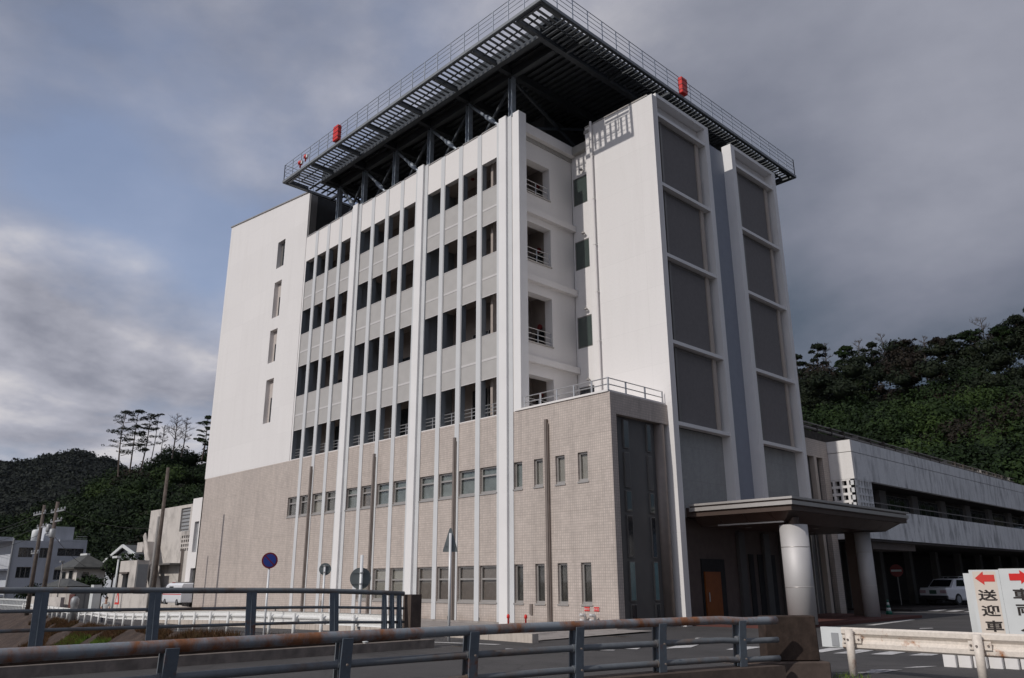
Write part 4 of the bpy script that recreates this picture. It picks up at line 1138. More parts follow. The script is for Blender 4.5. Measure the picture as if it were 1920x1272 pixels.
# foreground right guardrail
G2 = thing('guardrail', 'white corrugated guardrail with rust at its bolts in the right foreground', 'guardrail', (-5, 14.3, 0))
ga, gd = Vector((-6.60, 14.62, 0)), Vector((2.10, -.12, 0))
for k in range(4):
    p = ga + gd * k
    MB().tube([p, p + Vector((0, 0, .77))], .068, 16).build('post', 'white_rust', G2, smooth=True)
    nn = Vector((-.06, -1, 0)).normalized(); tt = Vector((1, -.06, 0))
    br_ = MB().bar(p + tt * -.17 + Vector((0, .09, .60)), p + tt * .17 + Vector((0, .09, .60)), .02, .13).build('bracket', 'white_rust', G2)
    for s_ in (-.13, .0, .13):
        b0 = p + tt * s_ + Vector((0, (.08 if s_ else -.066), .60)); MB().tube([b0, b0 + nn * .022], .016, 8).build('bolt', 'rock', br_)
    e0 = p - tt * .20 if k == 0 else p
    m_ = MB(); wbeam(m_, e0 + Vector((0, .15, .43)), p + gd + Vector((0, .15, .43)), (0, -1, 0), 0, .36)
    m_.build('beam', 'white_rust', G2)
bl = MB().box(-9.95, -9.05, 20.45, 20.60, 0, .47).build('barrier_block', 'sign_white', label='white end plate behind the right guardrail with a grey slot', cat='barrier')
MB().box(-9.68, -9.50, 20.43, 20.449, 0.03, .34).build('slot', 'shutter_grey', bl)
# low grooved white wall under the sign boards
W2 = thing('low_wall', 'low white grooved concrete wall under the parking sign boards', 'wall', (-4, 17.8, 0))
for k in range(22):
    x = -6.05 + k * .24
    MB().box(x, x + .225, 17.36 + k * .09, 17.6 + k * .09, -.05, .34).build('wall_segment', 'low_wall_white' if False else 'annex_end', W2, bevel=.01)

# ================================================================== OLD WING (RIGHT)
A = thing('old_wing', 'long two-storey old white concrete wing with stained parapets', 'hospital wing', (-20, 60, 0))
AX, AY0, AY1 = -16.8, 40.0, 118.0
plain('annex_column', (0.10, 0.095, 0.09), 0.8, var=0.1)
MB().box(AX - .25, AX, AY0 + .25, AY1, 7.83, 8.42).build('parapet', 'annex_white', A)
MB().box(AX - .25, AX - .004, AY0 + .25, AY1, 6.46, 7.80).build('upper_band', 'annex_white', A)
MB().box(AX - .25, AX, AY0 + 2.0, AY1, 3.58, 5.08).build('lower_band', 'annex_white', A)
MB().box(-18.45, AX, AY0, AY0 + .25, 7.83, 8.42).build('end_parapet', 'annex_end', A)
MB().box(-18.45, AX - .003, AY0 + .003, AY0 + .25, 6.46, 7.80).build('end_wall', 'annex_end', A)
MB().box(-18.45, AX, AY0 + .003, AY0 + .25, 4.05, 5.00).build('end_wall', 'annex_end', A)
MB().box(-18.45, AX, AY0 + .003, AY0 + .25, 3.55, 4.0).build('end_wall', 'annex_end', A)
MB().box(AX - .25, AX - .004, AY0 + .25, AY0 + 2.0, 3.58, 5.0).build('lower_band', 'annex_white', A)
def grille(name, axis, a0, a1, z0, z1, na, nz, pos, dep, bar, mat):
    holes = []
    pa, pz = (a1 - a0) / na, (z1 - z0) / nz
    for i in range(na):
        for j in range(nz):
            holes.append((a0 + pa * i + bar, a0 + pa * (i + 1) - bar, z0 + pz * j + bar, z0 + pz * (j + 1) - bar))
    return holed_wall(name, mat, A, axis, pos, a0, a1, z0, z1, holes, dep, back=True, out=(-1 if axis == 'y' else 1))
grille('screen_block_grille', 'y', -18.25, AX - .01, 5.0, 6.45, 4, 4, AY0 + .01, .25, .062, 'annex_end')
grille('screen_block_grille', 'x', AY0 + .01, AY0 + 2.0, 5.0, 6.45, 6, 4, AX - .005, .22, .05, 'annex_white')
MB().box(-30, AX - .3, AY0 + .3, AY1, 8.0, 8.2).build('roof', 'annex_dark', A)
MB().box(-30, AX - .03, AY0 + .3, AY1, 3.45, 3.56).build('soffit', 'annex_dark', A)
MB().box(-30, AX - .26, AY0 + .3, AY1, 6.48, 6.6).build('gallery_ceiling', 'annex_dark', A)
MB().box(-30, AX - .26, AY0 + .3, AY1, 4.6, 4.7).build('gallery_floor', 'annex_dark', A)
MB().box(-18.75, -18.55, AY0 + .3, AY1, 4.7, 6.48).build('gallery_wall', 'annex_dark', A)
y = 46.6
first = None
while y < AY1 - 5:
    MB().box(-18.55, -18.25, y - .1, y + .85, 4.7, 6.48).build('pier', 'annex_pier', A)
    w_ = MB().box(-18.55, -18.45, y + .95, y + 4.7, 4.9, 6.3).build('window', 'frame_dark', A)
    for j in range(5):
        MB().box(-18.455, -18.43, y + 1.0 + j * .74, y + 1.0 + j * .74 + .66, 4.95, 6.25).build('pane', 'dark_glass' if j % 2 else 'pane_grey', w_) if 'pane_grey' in MATS else (plain('pane_grey', (0.05, 0.055, 0.062), 0.2), MB().box(-18.455, -18.43, y + 1.0 + j * .74, y + 1.0 + j * .74 + .66, 4.95, 6.25).build('pane', 'pane_grey', w_))
    y += 4.80
r = MB(); r.tube([(AX - .3, 42.2, 5.45), (AX - .3, AY1, 5.45)], .03, 6); r.build('gallery_rail', 'annex_pier', A)
y = 42.4
while y < AY1:
    MB().box(-21.3, -20.9, y, y + .5, 0, 3.46).build('column', 'annex_column', A)
    y += 4.8
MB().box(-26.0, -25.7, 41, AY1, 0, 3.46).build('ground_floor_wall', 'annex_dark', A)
MB().box(-18.6, -17.1, 41.8, 47.5, 3.10, 3.45).build('drop_beam', 'brown_wall', A)
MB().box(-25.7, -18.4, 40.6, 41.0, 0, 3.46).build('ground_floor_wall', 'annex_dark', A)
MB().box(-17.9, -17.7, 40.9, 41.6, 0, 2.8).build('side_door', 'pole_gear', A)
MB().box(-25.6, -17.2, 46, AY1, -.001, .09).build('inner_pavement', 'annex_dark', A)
MB().box(-22.6, -21.0, 38.2, 41.5, 8.42, 9.75).build('roof_unit', 'annex_end', A)
# pipe rack on the roof of the wing
PR = thing('pipe_rack', 'dark pipe rack running along the roof of the old wing', 'pipe rack', (-20, 60, 8.2))
for x, z, r_ in ((-20.3, 9.95, .13), (-19.9, 9.72, .09), (-20.6, 9.65, .12), (-20.0, 10.05, .05)):
    pts = [(x, 40.8, z), (x, AY1, z)]
    MB().tube(pts, r_, 8).build('pipe', 'rack_light' if r_ < .1 else 'rack_dark', PR)
MB().box(-20.9, -19.75, 40.6, AY1, 9.28, 9.52).build('rack_tray', 'rack_dark', PR)
MB().box(-19.80, -19.74, 40.6, AY1, 9.0, 9.45).build('rack_panel', 'rack_dark', PR)
y = 41.2; k = 0
while y < AY1:
    m_ = MB().box(-20.85, -20.75, y, y + .1, 8.2, 9.4).box(-19.95, -19.85, y, y + .1, 8.2, 9.4)
    m_.bar((-19.9, y + .1, 9.35), (-19.9, y + 1.0, 8.3), .06, .06)
    m_.build('rack_support', 'rack_dark', PR)
    y += 1.7; k += 1
for j in range(40):
    yy = 41 + j * 1.9 + random.uniform(-.3, .3)
    MB().box(-20.1, -19.8, yy, yy + .10, 9.5, 10.02 + random.uniform(-.05, .10)).build('rack_fitting', 'rack_dark' if j % 4 else 'rack_light', PR)
MB().box(-20.95, -20.75, 39.9, 40.1, 8.2, 10.6).build('rack_mast', 'rack_dark', PR)

# ================================================================== BUILDINGS ON THE LEFT
def block(parent, name, mat, x0, x1, y0, y1, z0, z1): return MB().box(x0, x1, y0, y1, z0, z1).build(name, mat, parent)
B = thing('white_wing', 'narrow white two-storey wing with grey windows behind the tan corner', 'building', (-59, 30, 0))
holed_wall('wall', 'white_panel', B, 'y', 26.5, -64.5, -53.1, -.3, 8.15, [(-63.75, -62.95, 3.95, 6.3), (-63.6, -61.9, -.2, 2.75)], .25)
block(B, 'side_wall', 'white_panel', -64.5, -53.1, 26.8, 34, -.3, 8.12)
block(B, 'window', 'shutter_grey', -63.75, -62.95, 26.7, 26.78, 3.95, 6.3); block(B, 'door', 'dark_panel', -63.6, -61.9, 26.72, 26.79, -.2, 2.75)
B = thing('old_concrete_building', 'weathered pale concrete block with louvre window and perforated grille', 'building', (-78, 34, 0))
gh = [(-74.70 + .48 * i, -74.70 + .48 * i + .30, 4.42 + .38 * j, 4.42 + .38 * j + .24) for i in range(4) for j in range(4)]
holed_wall('wall', 'old_concrete', B, 'y', 30.0, -83.1, -72.4, -.6, 8.58, gh + [(-75.5, -73.4, 6.2, 8.3)], .25, back=True)
block(B, 'upper_window', 'shutter_grey', -75.5, -73.4, 30.15, 30.2, 6.2, 8.3)
for j in range(6): block(B, 'louver', 'frame_dark', -75.45, -73.45, 30.08, 30.14, 6.35 + j * .33, 6.42 + j * .33)
block(B, 'rear_block', 'old_concrete', -83.1, -72.4, 30.4, 40, -.6, 8.5)
block(B, 'inner_dark', 'black_louver', -75, -72.6, 30.28, 30.36, 4.3, 6.1)
block(B, 'side_balcony', 'old_concrete', -84.6, -83.1, 30.6, 34, 4.4, 5.4)
MB().bar((-80.0, 29.0, 5.4), (-76.3, 29.0, .2), 1.0, .18).build('outside_stair', 'old_concrete', B)
MB().bar((-80.0, 28.55, 6.1), (-76.3, 28.55, .9), .10, .5).build('stair_parapet', 'old_concrete', B)
block(B, 'stair_landing', 'old_concrete', -81.4, -79.9, 28.5, 30, 4.5, 5.4)
block(B, 'awning', 'frame_dark', -79.2, -74.0, 28.9, 30, 3.25, 3.38)
for x in (-74.1, -73.8): MB().tube([(x, 29.9, 0), (x, 29.9, 4.6)], .06, 6).build('drain_pipe', 'bronze_pipe', B)
B = thing('concrete_outbuilding', 'small weathered concrete outbuilding with a dark doorway by the gate wall', 'building', (-77.5, 28, 0))
holed_wall('wall', 'old_concrete', B, 'y', 27.0, -80.8, -76.6, -.6, 3.65, [(-79.75, -78.3, -.3, 2.5)], .3)
block(B, 'door', 'dark_glass', -79.75, -78.3, 27.3, 27.36, -.3, 2.5); block(B, 'roof', 'old_concrete', -80.8, -76.6, 27.3, 28.1, 3.3, 3.64)
block(B, 'side_wall', 'old_concrete', -76.9, -76.6, 27.3, 28.1, -.6, 3.28)
block(B, 'side_shutter', 'shutter_grey', -76.6, -76.56, 27.1, 28.0, .9, 3.3)
block(B, 'lintel', 'brown_wall', -80.2, -78.2, 26.8, 26.99, 2.5, 2.65)
B = thing('grey_shed', 'small grey louvred shed above the outbuilding roof', 'shed', (-81.5, 29.5, 3.6))
block(B, 'body', 'shutter_grey', -82.8, -80.4, 29.9, 31.5, 3.0, 5.1); block(B, 'trim', 'sign_white', -82.9, -80.3, 29.85, 29.89, 3.85, 3.98)
B = thing('gate_wall', 'long cream garden wall in front of the old concrete building', 'wall', (-66, 23, -.4))
for j in range(6): block(B, 'wall_segment', 'old_concrete', -71.0 + j * 1.8, -71.0 + j * 1.8 + 1.785, 23.0, 23.25, -.8, .88)
B = thing('apartment_house', 'two-storey blue-grey apartment house with flat roof, stair tower and water tank', 'house', (-112, 27, 0))
eh = [(23.98, 25.45, 4.55, 5.62), (26.1, 27.4, 4.5, 5.62), (27.95, 30.75, 4.75, 5.62), (24.05, 25.5, 2.3, 3.5), (27.9, 29.2, 2.1, 3.2)]
holed_wall('wall', 'house_white', B, 'x', -105.0, 23.4, 31.0, -.6, 6.38, eh, .25, out=1)
for (a, b, z0, z1) in eh:
    w_ = block(B, 'window', 'frame_dark', -105.3, -105.22, a, b, z0, z1)
    for j in range(3): block(w_, 'pane', 'dark_glass', -105.22, -105.2, a + .05 + (b - a) / 3 * j, a + (b - a) / 3 * (j + 1) - .05, z0 + .06, z1 - .06)
block(B, 'roof', 'house_white', -122, -105.3, 23.6, 31, 6.0, 6.36)
block(B, 'south_wall', 'house_white', -122, -105.25, 23.4, 23.6, -.6, 6.36)
block(B, 'eaves_slab', 'house_white', -121, -105.6, 21.4, 23.38, 6.3, 6.75)
for z0 in (.4, 3.2): block(B, 'balcony', 'house_white', -121, -105.8, 21.8, 22.0, z0, z0 + 1.1); block(B, 'balcony_floor', 'house_white', -121, -105.8, 22.0, 23.38, z0 - .1, z0)
MB().tube([(-104.9, 23.3, -.5), (-104.9, 23.3, 6.6)], .10, 8).build('drain_pipe', 'pole_gear', B)
block(B, 'stair_tower', 'house_white', -109.5, -105.6, 26.6, 29.55, 6.4, 8.1)
block(B, 'tower_parapet', 'house_white', -105.25, -105.0, 28.0, 31.0, 6.4, 6.62)
MB().lathe([(.5, 0), (.5, 1.1), (.4, 1.25), (.1, 1.3)], (-105.9, 25.7, 6.4), 20).build('water_tank', 'sign_white', B, smooth=True)
r = MB()
for z in (6.75, 7.0): r.tube([(-105.1, 29.7, z), (-105.1, 30.95, z)], .025, 5)
r.build('roof_rail', 'pole_gear', B)
def hip_roof(parent, x0, x1, y0, y1, z0, z1, inset, name='roof', mat='roof_tile', ov=.7):
    m_ = MB(); xm = inset
    a = [(x0 - ov, y0 - ov, z0), (x1 + ov, y0 - ov, z0), (x1 + ov, y1 + ov, z0), (x0 - ov, y1 + ov, z0)]
    ym = (y0 + y1) / 2; r0, r1 = (x0 + xm, ym, z1), (x1 - xm, ym, z1)
    m_.v = a + [r0, r1] + [(p[0], p[1], z0 - .18) for p in a]
    m_.f = [(0, 1, 5, 4), (1, 2, 5), (2, 3, 4, 5), (3, 0, 4), (6, 7, 1, 0), (7, 8, 2, 1), (8, 9, 3, 2), (9, 6, 0, 3), (9, 8, 7, 6)]
    return m_.build(name, mat, parent)
B = thing('tiled_house', 'pale house under a dark hipped tile roof behind the utility poles', 'house', (-87, 25, 0))
block(B, 'wall', 'house_cream', -89.6, -84.4, 24.4, 26.9, -.6, 3.1)
rf = hip_roof(B, -89.6, -84.4, 24.4, 26.9, 3.15, 4.35, 1.6, ov=.45)
block(rf, 'ridge_cap', 'sign_white', -88.0, -86.0, 25.5, 25.8, 4.3, 4.48)
for a, b, z0, z1 in ((-88.8, -87.6, 1.9, 2.8), (-86.6, -85.4, 2.0, 2.9)):
    w_ = block(B, 'window', 'frame_alu', a, b, 24.34, 24.39, z0, z1); block(w_, 'pane', 'dark_glass', a + .06, b - .06, 24.32, 24.338, z0 + .06, z1 - .06)
w_ = block(B, 'window', 'frame_alu', -84.39, -84.34, 24.8, 25.5, 1.9, 2.8); block(w_, 'pane', 'dark_glass', -84.335, -84.32, 24.86, 25.44, 1.96, 2.74)
block(B, 'air_unit', 'sign_white', -84.38, -83.9, 26.0, 26.5, 1.5, 2.2)
B = thing('garage', 'low shed with a dark hipped roof in front of the tiled house', 'shed', (-84, 22.5, 0))
block(B, 'wall', 'old_concrete', -86.0, -79.0, 22.6, 23.4, -.8, 1.3); hip_roof(B, -86.2, -78.8, 22.4, 23.6, 1.45, 2.1, 2.6, ov=.35)
B = thing('gable_house', 'white gable end of a house above the garden trees', 'house', (-90, 32, 0))
m_ = MB(); m_.prism([(-95.5, -.5), (-85.8, -.5), (-85.8, 4.4), (-89.4, 5.3), (-95.5, 3.6)], lambda a, z: (a, 30.4, z), lambda a, z: (a, 32, z)); m_.build('wall', 'house_white', B)
for p, q in (((-96.3, 3.35), (-89.3, 5.40)), ((-89.2, 5.40), (-85.2, 4.35))):
    MB().bar((p[0], 29.8, p[1]), (q[0], 29.8, q[1]), .12, .30).build('barge_board', 'sign_white', B)
    m_ = MB(); m_.quad((p[0], 29.85, p[1] + .1), (q[0], 29.85, q[1] + .1), (q[0], 32, q[1] + .1), (p[0], 32, p[1] + .1)); m_.build('roof', 'roof_tile', B)
block(B, 'window', 'frame_dark', -86.9, -86.0, 30.33, 30.39, 3.2, 4.0)
# gate pillar, boxes at the roadside
MB().box(-71.6, -70.9, 21.9, 22.5, -.7, 1.55).build('gate_pillar', 'sign_white', label='white square gate pillar beside the garden wall', cat='pillar')
MB().box(-75.5, -71.7, 22.0, 22.3, -.7, 1.0).build('gate_panel', 'black_plastic', label='dark gate panel left of the white gate pillar', cat='gate')
MB().box(-77.2, -75.8, 22.0, 22.3, -.7, .8).build('garden_wall', 'brick_red', label='short red-brown garden wall under the dark shed roof', cat='wall')
MB().box(-88, -77.3, 21.4, 21.7, -.8, .55).build('garden_wall', 'old_concrete', label='pale garden wall running below the shed with the dark roof', cat='wall')
fr_ = MB()
for j in range(26): fr_.box(-96 + j * .5, -95.88 + j * .5, 20.6, 20.68, -.7, .35)
fr_.box(-96, -83.4, 20.56, 20.6, .2, .3).box(-96, -83.4, 20.56, 20.6, -.3, -.2)
FN = thing('picket_fence', 'pale metal picket fence at the far left edge of the road', 'fence', (-90, 20.6, -.7))
for j in range(26): MB().box(-96 + j * .5, -95.88 + j * .5, 20.6, 20.68, -.7, .35).build('picket', 'sign_white', FN)
MB().box(-96, -83.4, 20.56, 20.59, .2, .3).build('fence_bar', 'sign_white', FN); MB().box(-96, -83.4, 20.56, 20.59, -.3, -.2).build('fence_bar', 'sign_white', FN)
ST = thing('roadside_post', 'small grey-white stone marker on the canal road', 'marker', (-58.0, 16.9, -.7))
MB().lathe([(.22, 0), (.2, 1.0), (.26, 1.15), (.24, 1.45), (.12, 1.6)], (-58.0, 16.9, -.75), 10).build('marker', 'pole_gear', ST, smooth=True)

# ================================================================== POLES AND SIGNS
def upole(name, x, y, zb, zt_, r, lab, mat, arms=(), lean=0.0, cat='utility pole', group=None):
    P_ = thing(name, lab, cat, (x, y, zb), group)
    MB().tube([(x, y, zb), (x + lean, y, zt_)], [r, r * .72], 12).build('pole', mat, P_, smooth=True)
    for z, L, dx in arms:
        a = MB().box(x - L * .5 + dx, x + L * .5 + dx, y - .05, y + .05, z - .05, z + .05).build('cross_arm', 'pole_gear', P_)
        n_ = max(2, int(L / .7))
        for j in range(n_ + 1):
            xx = x - L * .5 + dx + L * j / n_
            MB().lathe([(.05, 0), (.07, .08), (.03, .2)], (xx, y, z + .05), 8).build('insulator', 'pole_gear', a)
    return P_
upole('utility_pole', -49.6, 18.6, -.4, 8.4, .13, 'bare wooden pole with yellow and black band beside the canal road', 'wood_pole')
P_ = [o for o in bpy.data.objects if o.name == 'utility_pole'][0]
for j in range(3): MB().lathe([(.14, 0), (.14, .18)], (-49.6, 18.6, -.25 + j * .36), 12).build('tiger_band', 'tiger_yellow', P_)
P1 = upole('utility_pole', -73.2, 18.0, -.7, 7.75, .17, 'left one of two crossed-arm utility poles before the tiled house', 'wood_pole', [(7.1, 3.2, -1.1), (6.0, 2.4, .2), (4.0, 1.8, -.6)], group='crossed-arm utility poles')
P2 = upole('utility_pole', -69.6, 18.0, -.7, 7.75, .18, 'right one of two crossed-arm utility poles, carrying a transformer', 'wood_pole', [(7.0, 3.4, .4), (6.25, 2.6, .3), (5.3, 2.2, -.6)], group='crossed-arm utility poles')
MB().lathe([(.2, 0), (.22, .1), (.22, .6), (.12, .68)], (-69.0, 17.8, 5.0), 14).build('transformer', 'pole_gear', P2, smooth=True)
MB().lathe([(.17, 0), (.19, .1), (.19, .5), (.12, .58)], (-70.2, 17.8, 5.5), 14).build('transformer', 'pole_gear', P2, smooth=True)
def wire(p, q, sag, lab):
    p, q = Vector(p), Vector(q); pts = []
    for k in range(13):
        t_ = k / 12; c = p.lerp(q, t_); c.z -= sag * 4 * t_ * (1 - t_); pts.append(c)
    MB().tube(pts, .018, 5).build('power_line', 'wire_black', label=lab, cat='cable', group='power lines')
wire((-69.0, 18, 7.2), (-83.0, 30.2, 6.9), .5, 'power line between the two-arm poles and the old concrete building')
upole('support_pole', -51.35, 19.05, -.4, 5.6, .10, 'pale concrete support pole close behind the bare wooden pole', 'grey_pole')
wire((-73.5, 18, 7.1), (-69.2, 18, 7.05), .1, 'short power line joining the two crossed-arm poles')
for z_, nm_ in ((7.25, 'uppermost'), (6.95, 'second highest'), (6.1, 'third highest'), (5.4, 'lowest')):
    wire((-73.4, 18, z_), (-118, 20.5, z_ + .6), .7, nm_ + ' power line running left from the crossed-arm poles')
wire((-69.6, 18, 5.3), (-84.5, 25.5, 3.0), .3, 'thin service line from the right crossed-arm pole to the tiled house')
upole('lamp_post', -67.6, 22.4, -.6, 3.65, .09, 'white lamp post beside the cream garden wall', 'sign_white', cat='lamp post')
P_ = bpy.data.objects['lamp_post']; MB().box(-68.5, -67.4, 22.2, 22.5, 3.55, 3.7).build('lamp_head', 'sign_white', P_)
upole('lamp_post', -80.2, 21.9, -.7, 3.5, .06, 'thin grey lamp post before the tiled house', 'grey_pole', cat='lamp post')
P_ = bpy.data.objects['lamp_post.001']; MB().box(-80.5, -80.0, 21.7, 22.0, 3.45, 3.6).build('lamp_head', 'pole_gear', P_)

def road_sign(x, y, zb, zt_, r, disc_z, lab, face='back', disc_r=.3, nrm=None, dx=0.0, name='road_sign', cat='road sign', group=None):
    S_ = thing(name, lab, cat, (x, y, zb), group)
    MB().tube([(x, y, zb), (x, y, zt_)], r, 12).build('pole', 'sign_pole', S_, smooth=True)
    nrm = Vector(nrm or (.87, -.5, 0)).normalized()
    c = Vector((x + dx, y, disc_z))
    if face == 'back':        # pole passes in front of the plate's back
        c = c - nrm * (r + .035)
        pl = MB().disc(c, nrm, disc_r, .012, 30).build('plate', 'sign_back', S_)
        for z in (-.5 * disc_r, .5 * disc_r):
            t_ = Vector((-nrm.y, nrm.x, 0)); MB().bar(c + nrm * .02 - t_ * disc_r * .8 + Vector((0, 0, z)), c + nrm * .02 + t_ * disc_r * .8 + Vector((0, 0, z)), .02, .03).build('stiffener', 'sign_back', S_)
            MB().lathe([(r + .012, 0), (r + .012, .04)], (x, y, disc_z + z - .02), 12).build('clamp', 'steel_rail', S_)
    elif face == 'noparking':
        c = c + nrm * (r + .01); t_ = Vector((-nrm.y, nrm.x, 0)); up_ = Vector((0, 0, 1))
        MB().disc(c, nrm, disc_r, .012, 36).build('plate', 'sign_red', S_)
        MB().disc(c + nrm * .013, nrm, disc_r * .80, .004, 36).build('blue_field', 'sign_blue', S_)
        d = (t_ * -1 + up_).normalized()
        MB().bar(c + nrm * .019 - d * disc_r * .8, c + nrm * .019 + d * disc_r * .8, disc_r * .14, .004, up=nrm).build('slash', 'sign_red', S_)
    return S_
road_sign(-24.1, 12.55, -.5, 2.10, .035, 2.29, 'blue round no-parking sign with dark red rim on a white pole', 'noparking', .245)
road_sign(-23.1, 13.95, -.3, 2.13, .032, 2.02, 'smaller round sign seen from behind, before the tan wall', 'back', .19, dx=.03)
road_sign(-20.0, 13.28, -.1, 2.36, .045, 1.72, 'larger round sign seen from behind on a tall white pole', 'back', .30, dx=-.02)
TS = thing('road_sign', 'triangular sign seen from behind on a white pole before the windows', 'road sign', (-18.5, 15.35, 0))
MB().tube([(-18.5, 15.32, 0), (-18.5, 15.32, 2.98)], .04, 12).build('pole', 'sign_pole', TS, smooth=True)
nv = Vector((.77, -.64, 0)); tv = Vector((.64, .77, 0)); c0 = Vector((-18.5, 15.32, 2.72)) - nv * .07
pf = lambda off: (lambda a, z: c0 + tv * a + Vector((0, 0, z)) + nv * off)
MB().prism([(-.22, -.27), (.22, -.27), (.21, -.20), (.04, .38), (0, .42), (-.04, .38), (-.21, -.20)], pf(0), pf(.012)).build('plate', 'sign_back', TS)
MB().bar(c0 + nv * .02 - tv * .15 + Vector((0, 0, -.1)), c0 + nv * .02 + tv * .15 + Vector((0, 0, -.1)), .02, .035).build('stiffener', 'sign_back', TS)
# red and white warning triangle far off
TR = thing('warning_board', 'tiny red and white triangular board behind the person', 'sign', (-56.2, 18.9, -.7))
MB().box(-56.25, -56.15, 18.88, 18.92, -.7, .6).build('post', 'sign_white', TR)
MB().prism([(-.42, .35), (.42, .35), (.02, 1.25)], lambda a, z: (-56.2 + a, 18.86, z), lambda a, z: (-56.2 + a, 18.88, z)).build('board', 'arrow_red', TR)
MB().prism([(-.22, .48), (.22, .48), (.02, .95)], lambda a, z: (-56.2 + a, 18.845, z), lambda a, z: (-56.2 + a, 18.858, z)).build('board_centre', 'sign_white', TR)

# fire brigade inlets with red plates
def text_mesh(txt, size, mat, name, parent, M_, extrude=.004, sx=1.0, bold=0.0):
    cu = bpy.data.curves.new('t', 'FONT'); cu.body = txt; cu.size = size; cu.extrude = extrude
    cu.align_x = 'CENTER'; cu.align_y = 'CENTER'; cu.offset = bold; cu.resolution_u = 3
    ob = bpy.data.objects.new('t', cu); COL.objects.link(ob)
    bpy.context.view_layer.update()
    dg = bpy.context.evaluated_depsgraph_get()
    me = bpy.data.meshes.new_from_object(ob.evaluated_get(dg)); me.materials.clear(); me.materials.append(MATS[mat])
    bpy.data.objects.remove(ob); bpy.data.curves.remove(cu)
    # centre on the glyph's own box
    if len(me.vertices):
        co = np.empty(len(me.vertices) * 3); me.vertices.foreach_get('co', co); co = co.reshape(-1, 3)
        ctr = (co.max(0) + co.min(0)) / 2; ctr[2] = 0; co -= ctr; co[:, 0] *= sx
        me.vertices.foreach_set('co', co.ravel())
    off = org(parent)
    me.transform(Matrix.Translation(-off) @ M_); me.update()
    me.name = name
    o = bpy.data.objects.new(name, me); COL.objects.link(o); o.parent = parent
    return o
def facing(c, nrm):
    n_ = Vector(nrm).normalized(); up_ = Vector((0, 0, 1)); xx = up_.cross(n_).normalized()
    M_ = Matrix((xx, up_, n_)).transposed().to_4x4(); M_.translation = Vector(c); return M_
for k, (x, lb) in enumerate(((-19.42, 'left fire hose inlet under its small red plate at the podium corner'), (-18.98, 'right fire hose inlet under its small red plate at the podium corner'))):
    F_ = thing('fire_inlet', lb, 'fire inlet', (x, 22.2, 0), 'fire hose inlets')
    MB().tube([(x + .06, 22.22, 0), (x + .06, 22.22, .42), (x + .06, 22.15, .5)], .05, 10).build('stand_pipe', 'steel_rail', F_, smooth=True)
    for dz in (.28, .46):
        MB().tube([(x + .06, 22.2, dz), (x - .06, 22.05, dz + .03)], [.045, .06], 10).build('inlet_mouth', 'column_metal', F_, smooth=True)
    MB().lathe([(.075, 0), (.075, .12)], (x + .06, 22.22, 0.0), 10).build('pipe_collar', 'red_paint', F_)
    pl = MB().box(x - .12, x + .12, 22.375, 22.392, .60, .74).build('plate', 'red_paint', F_)
    text_mesh('送水口', .085, 'sign_white', 'lettering', F_, facing((x, 22.372, .67), (0, -1, 0)), .001)
for x in (-21.6, -21.9 + .9 - .3 - .3 + .75): pass
for k, (x, y) in enumerate(((-20.85, 19.9), (-20.2, 20.1))):
    S_ = MB().lathe([(.03, 0), (.03, .40), (.055, .41), (.055, .50), (.02, .54)], (x, y, 0), 10).build('valve_post', 'red_paint', smooth=True,
        label=('left' if k == 0 else 'right') + ' little red post behind the end of the low streaked wall', cat='post', group='red posts behind the low wall')

# direction boards at the right
def board(name, lab, c, nrm, w, h, panels, cream=None, z0=.0):
    """upright board; panels: list of (local x, arrow dir, arrow material, text list)"""
    S_ = thing(name, lab, 'sign board', (c[0], c[1], 0), 'parking direction boards')
    n_ = Vector(nrm).normalized(); xx = Vector((0, 0, 1)).cross(n_).normalized(); C_ = Vector(c)
    def P(a, z, d=0.0): return C_ + xx * a + n_ * d + Vector((0, 0, z))
    MB().prism([(-w / 2, 0), (w / 2, 0), (w / 2, h), (-w / 2, h)], lambda a, z: P(a, z, 0), lambda a, z: P(a, z, -.04)).build('board', 'sign_white', S_)
    for s_ in (-1, 1): MB().bar(P(s_ * w * .42, -.35, -.07), P(s_ * w * .42, h - .05, -.07), .05, .05).build('board_leg', 'sign_pole', S_)
    if cream:
        MB().prism([(cream[0], .08), (cream[1], .08), (cream[1], h - .03), (cream[0], h - .03)], lambda a, z: P(a, z, .001), lambda a, z: P(a, z, .003)).build('cream_panel', 'board_cream', S_)
    for px_, dr, am, txt, tw in panels:
        s_ = dr; L = .17
        poly = [(px_ - s_ * L, -.065), (px_ + s_ * L * .1, -.065), (px_ + s_ * L * .1, -.13), (px_ + s_ * L, 0), (px_ + s_ * L * .1, .13), (px_ + s_ * L * .1, .065), (px_ - s_ * L, .065)]
        if s_ < 0: poly = poly[::-1]
        MB().prism(poly, lambda a, z: P(a, z + h - .16, .004), lambda a, z: P(a, z + h - .16, .008)).build('arrow', am, S_)
        for q, ch in enumerate(txt):
            text_mesh(ch, tw, 'letter_black', 'character', S_, facing(P(px_ + .015 * q, h - .485 - q * .288, .005), n_), .001, 1.5, .006)
    return S_
board('sign_board', 'white board with cream strip, red left arrow and characters for pick-up cars', (-5.33, 18.22, .34), (.28, -.96, 0), .52, 1.44, [(0.0, -1, 'arrow_red', '送迎車', .215)], cream=(-.20, .20))
board('sign_board', 'white board with bright red right arrow and characters for the vehicle entrance', (-4.79, 18.38, .34), (.28, -.96, 0), .60, 1.46, [(.03, 1, 'arrow_bright', '車両入口', .225)])
board('sign_board', 'white board mostly hidden behind the pick-up car board at the left', (-5.58, 18.62, .34), (.24, -.97, 0), .50, 1.38, [(.12, -1, 'arrow_red', '一般車', .2)])

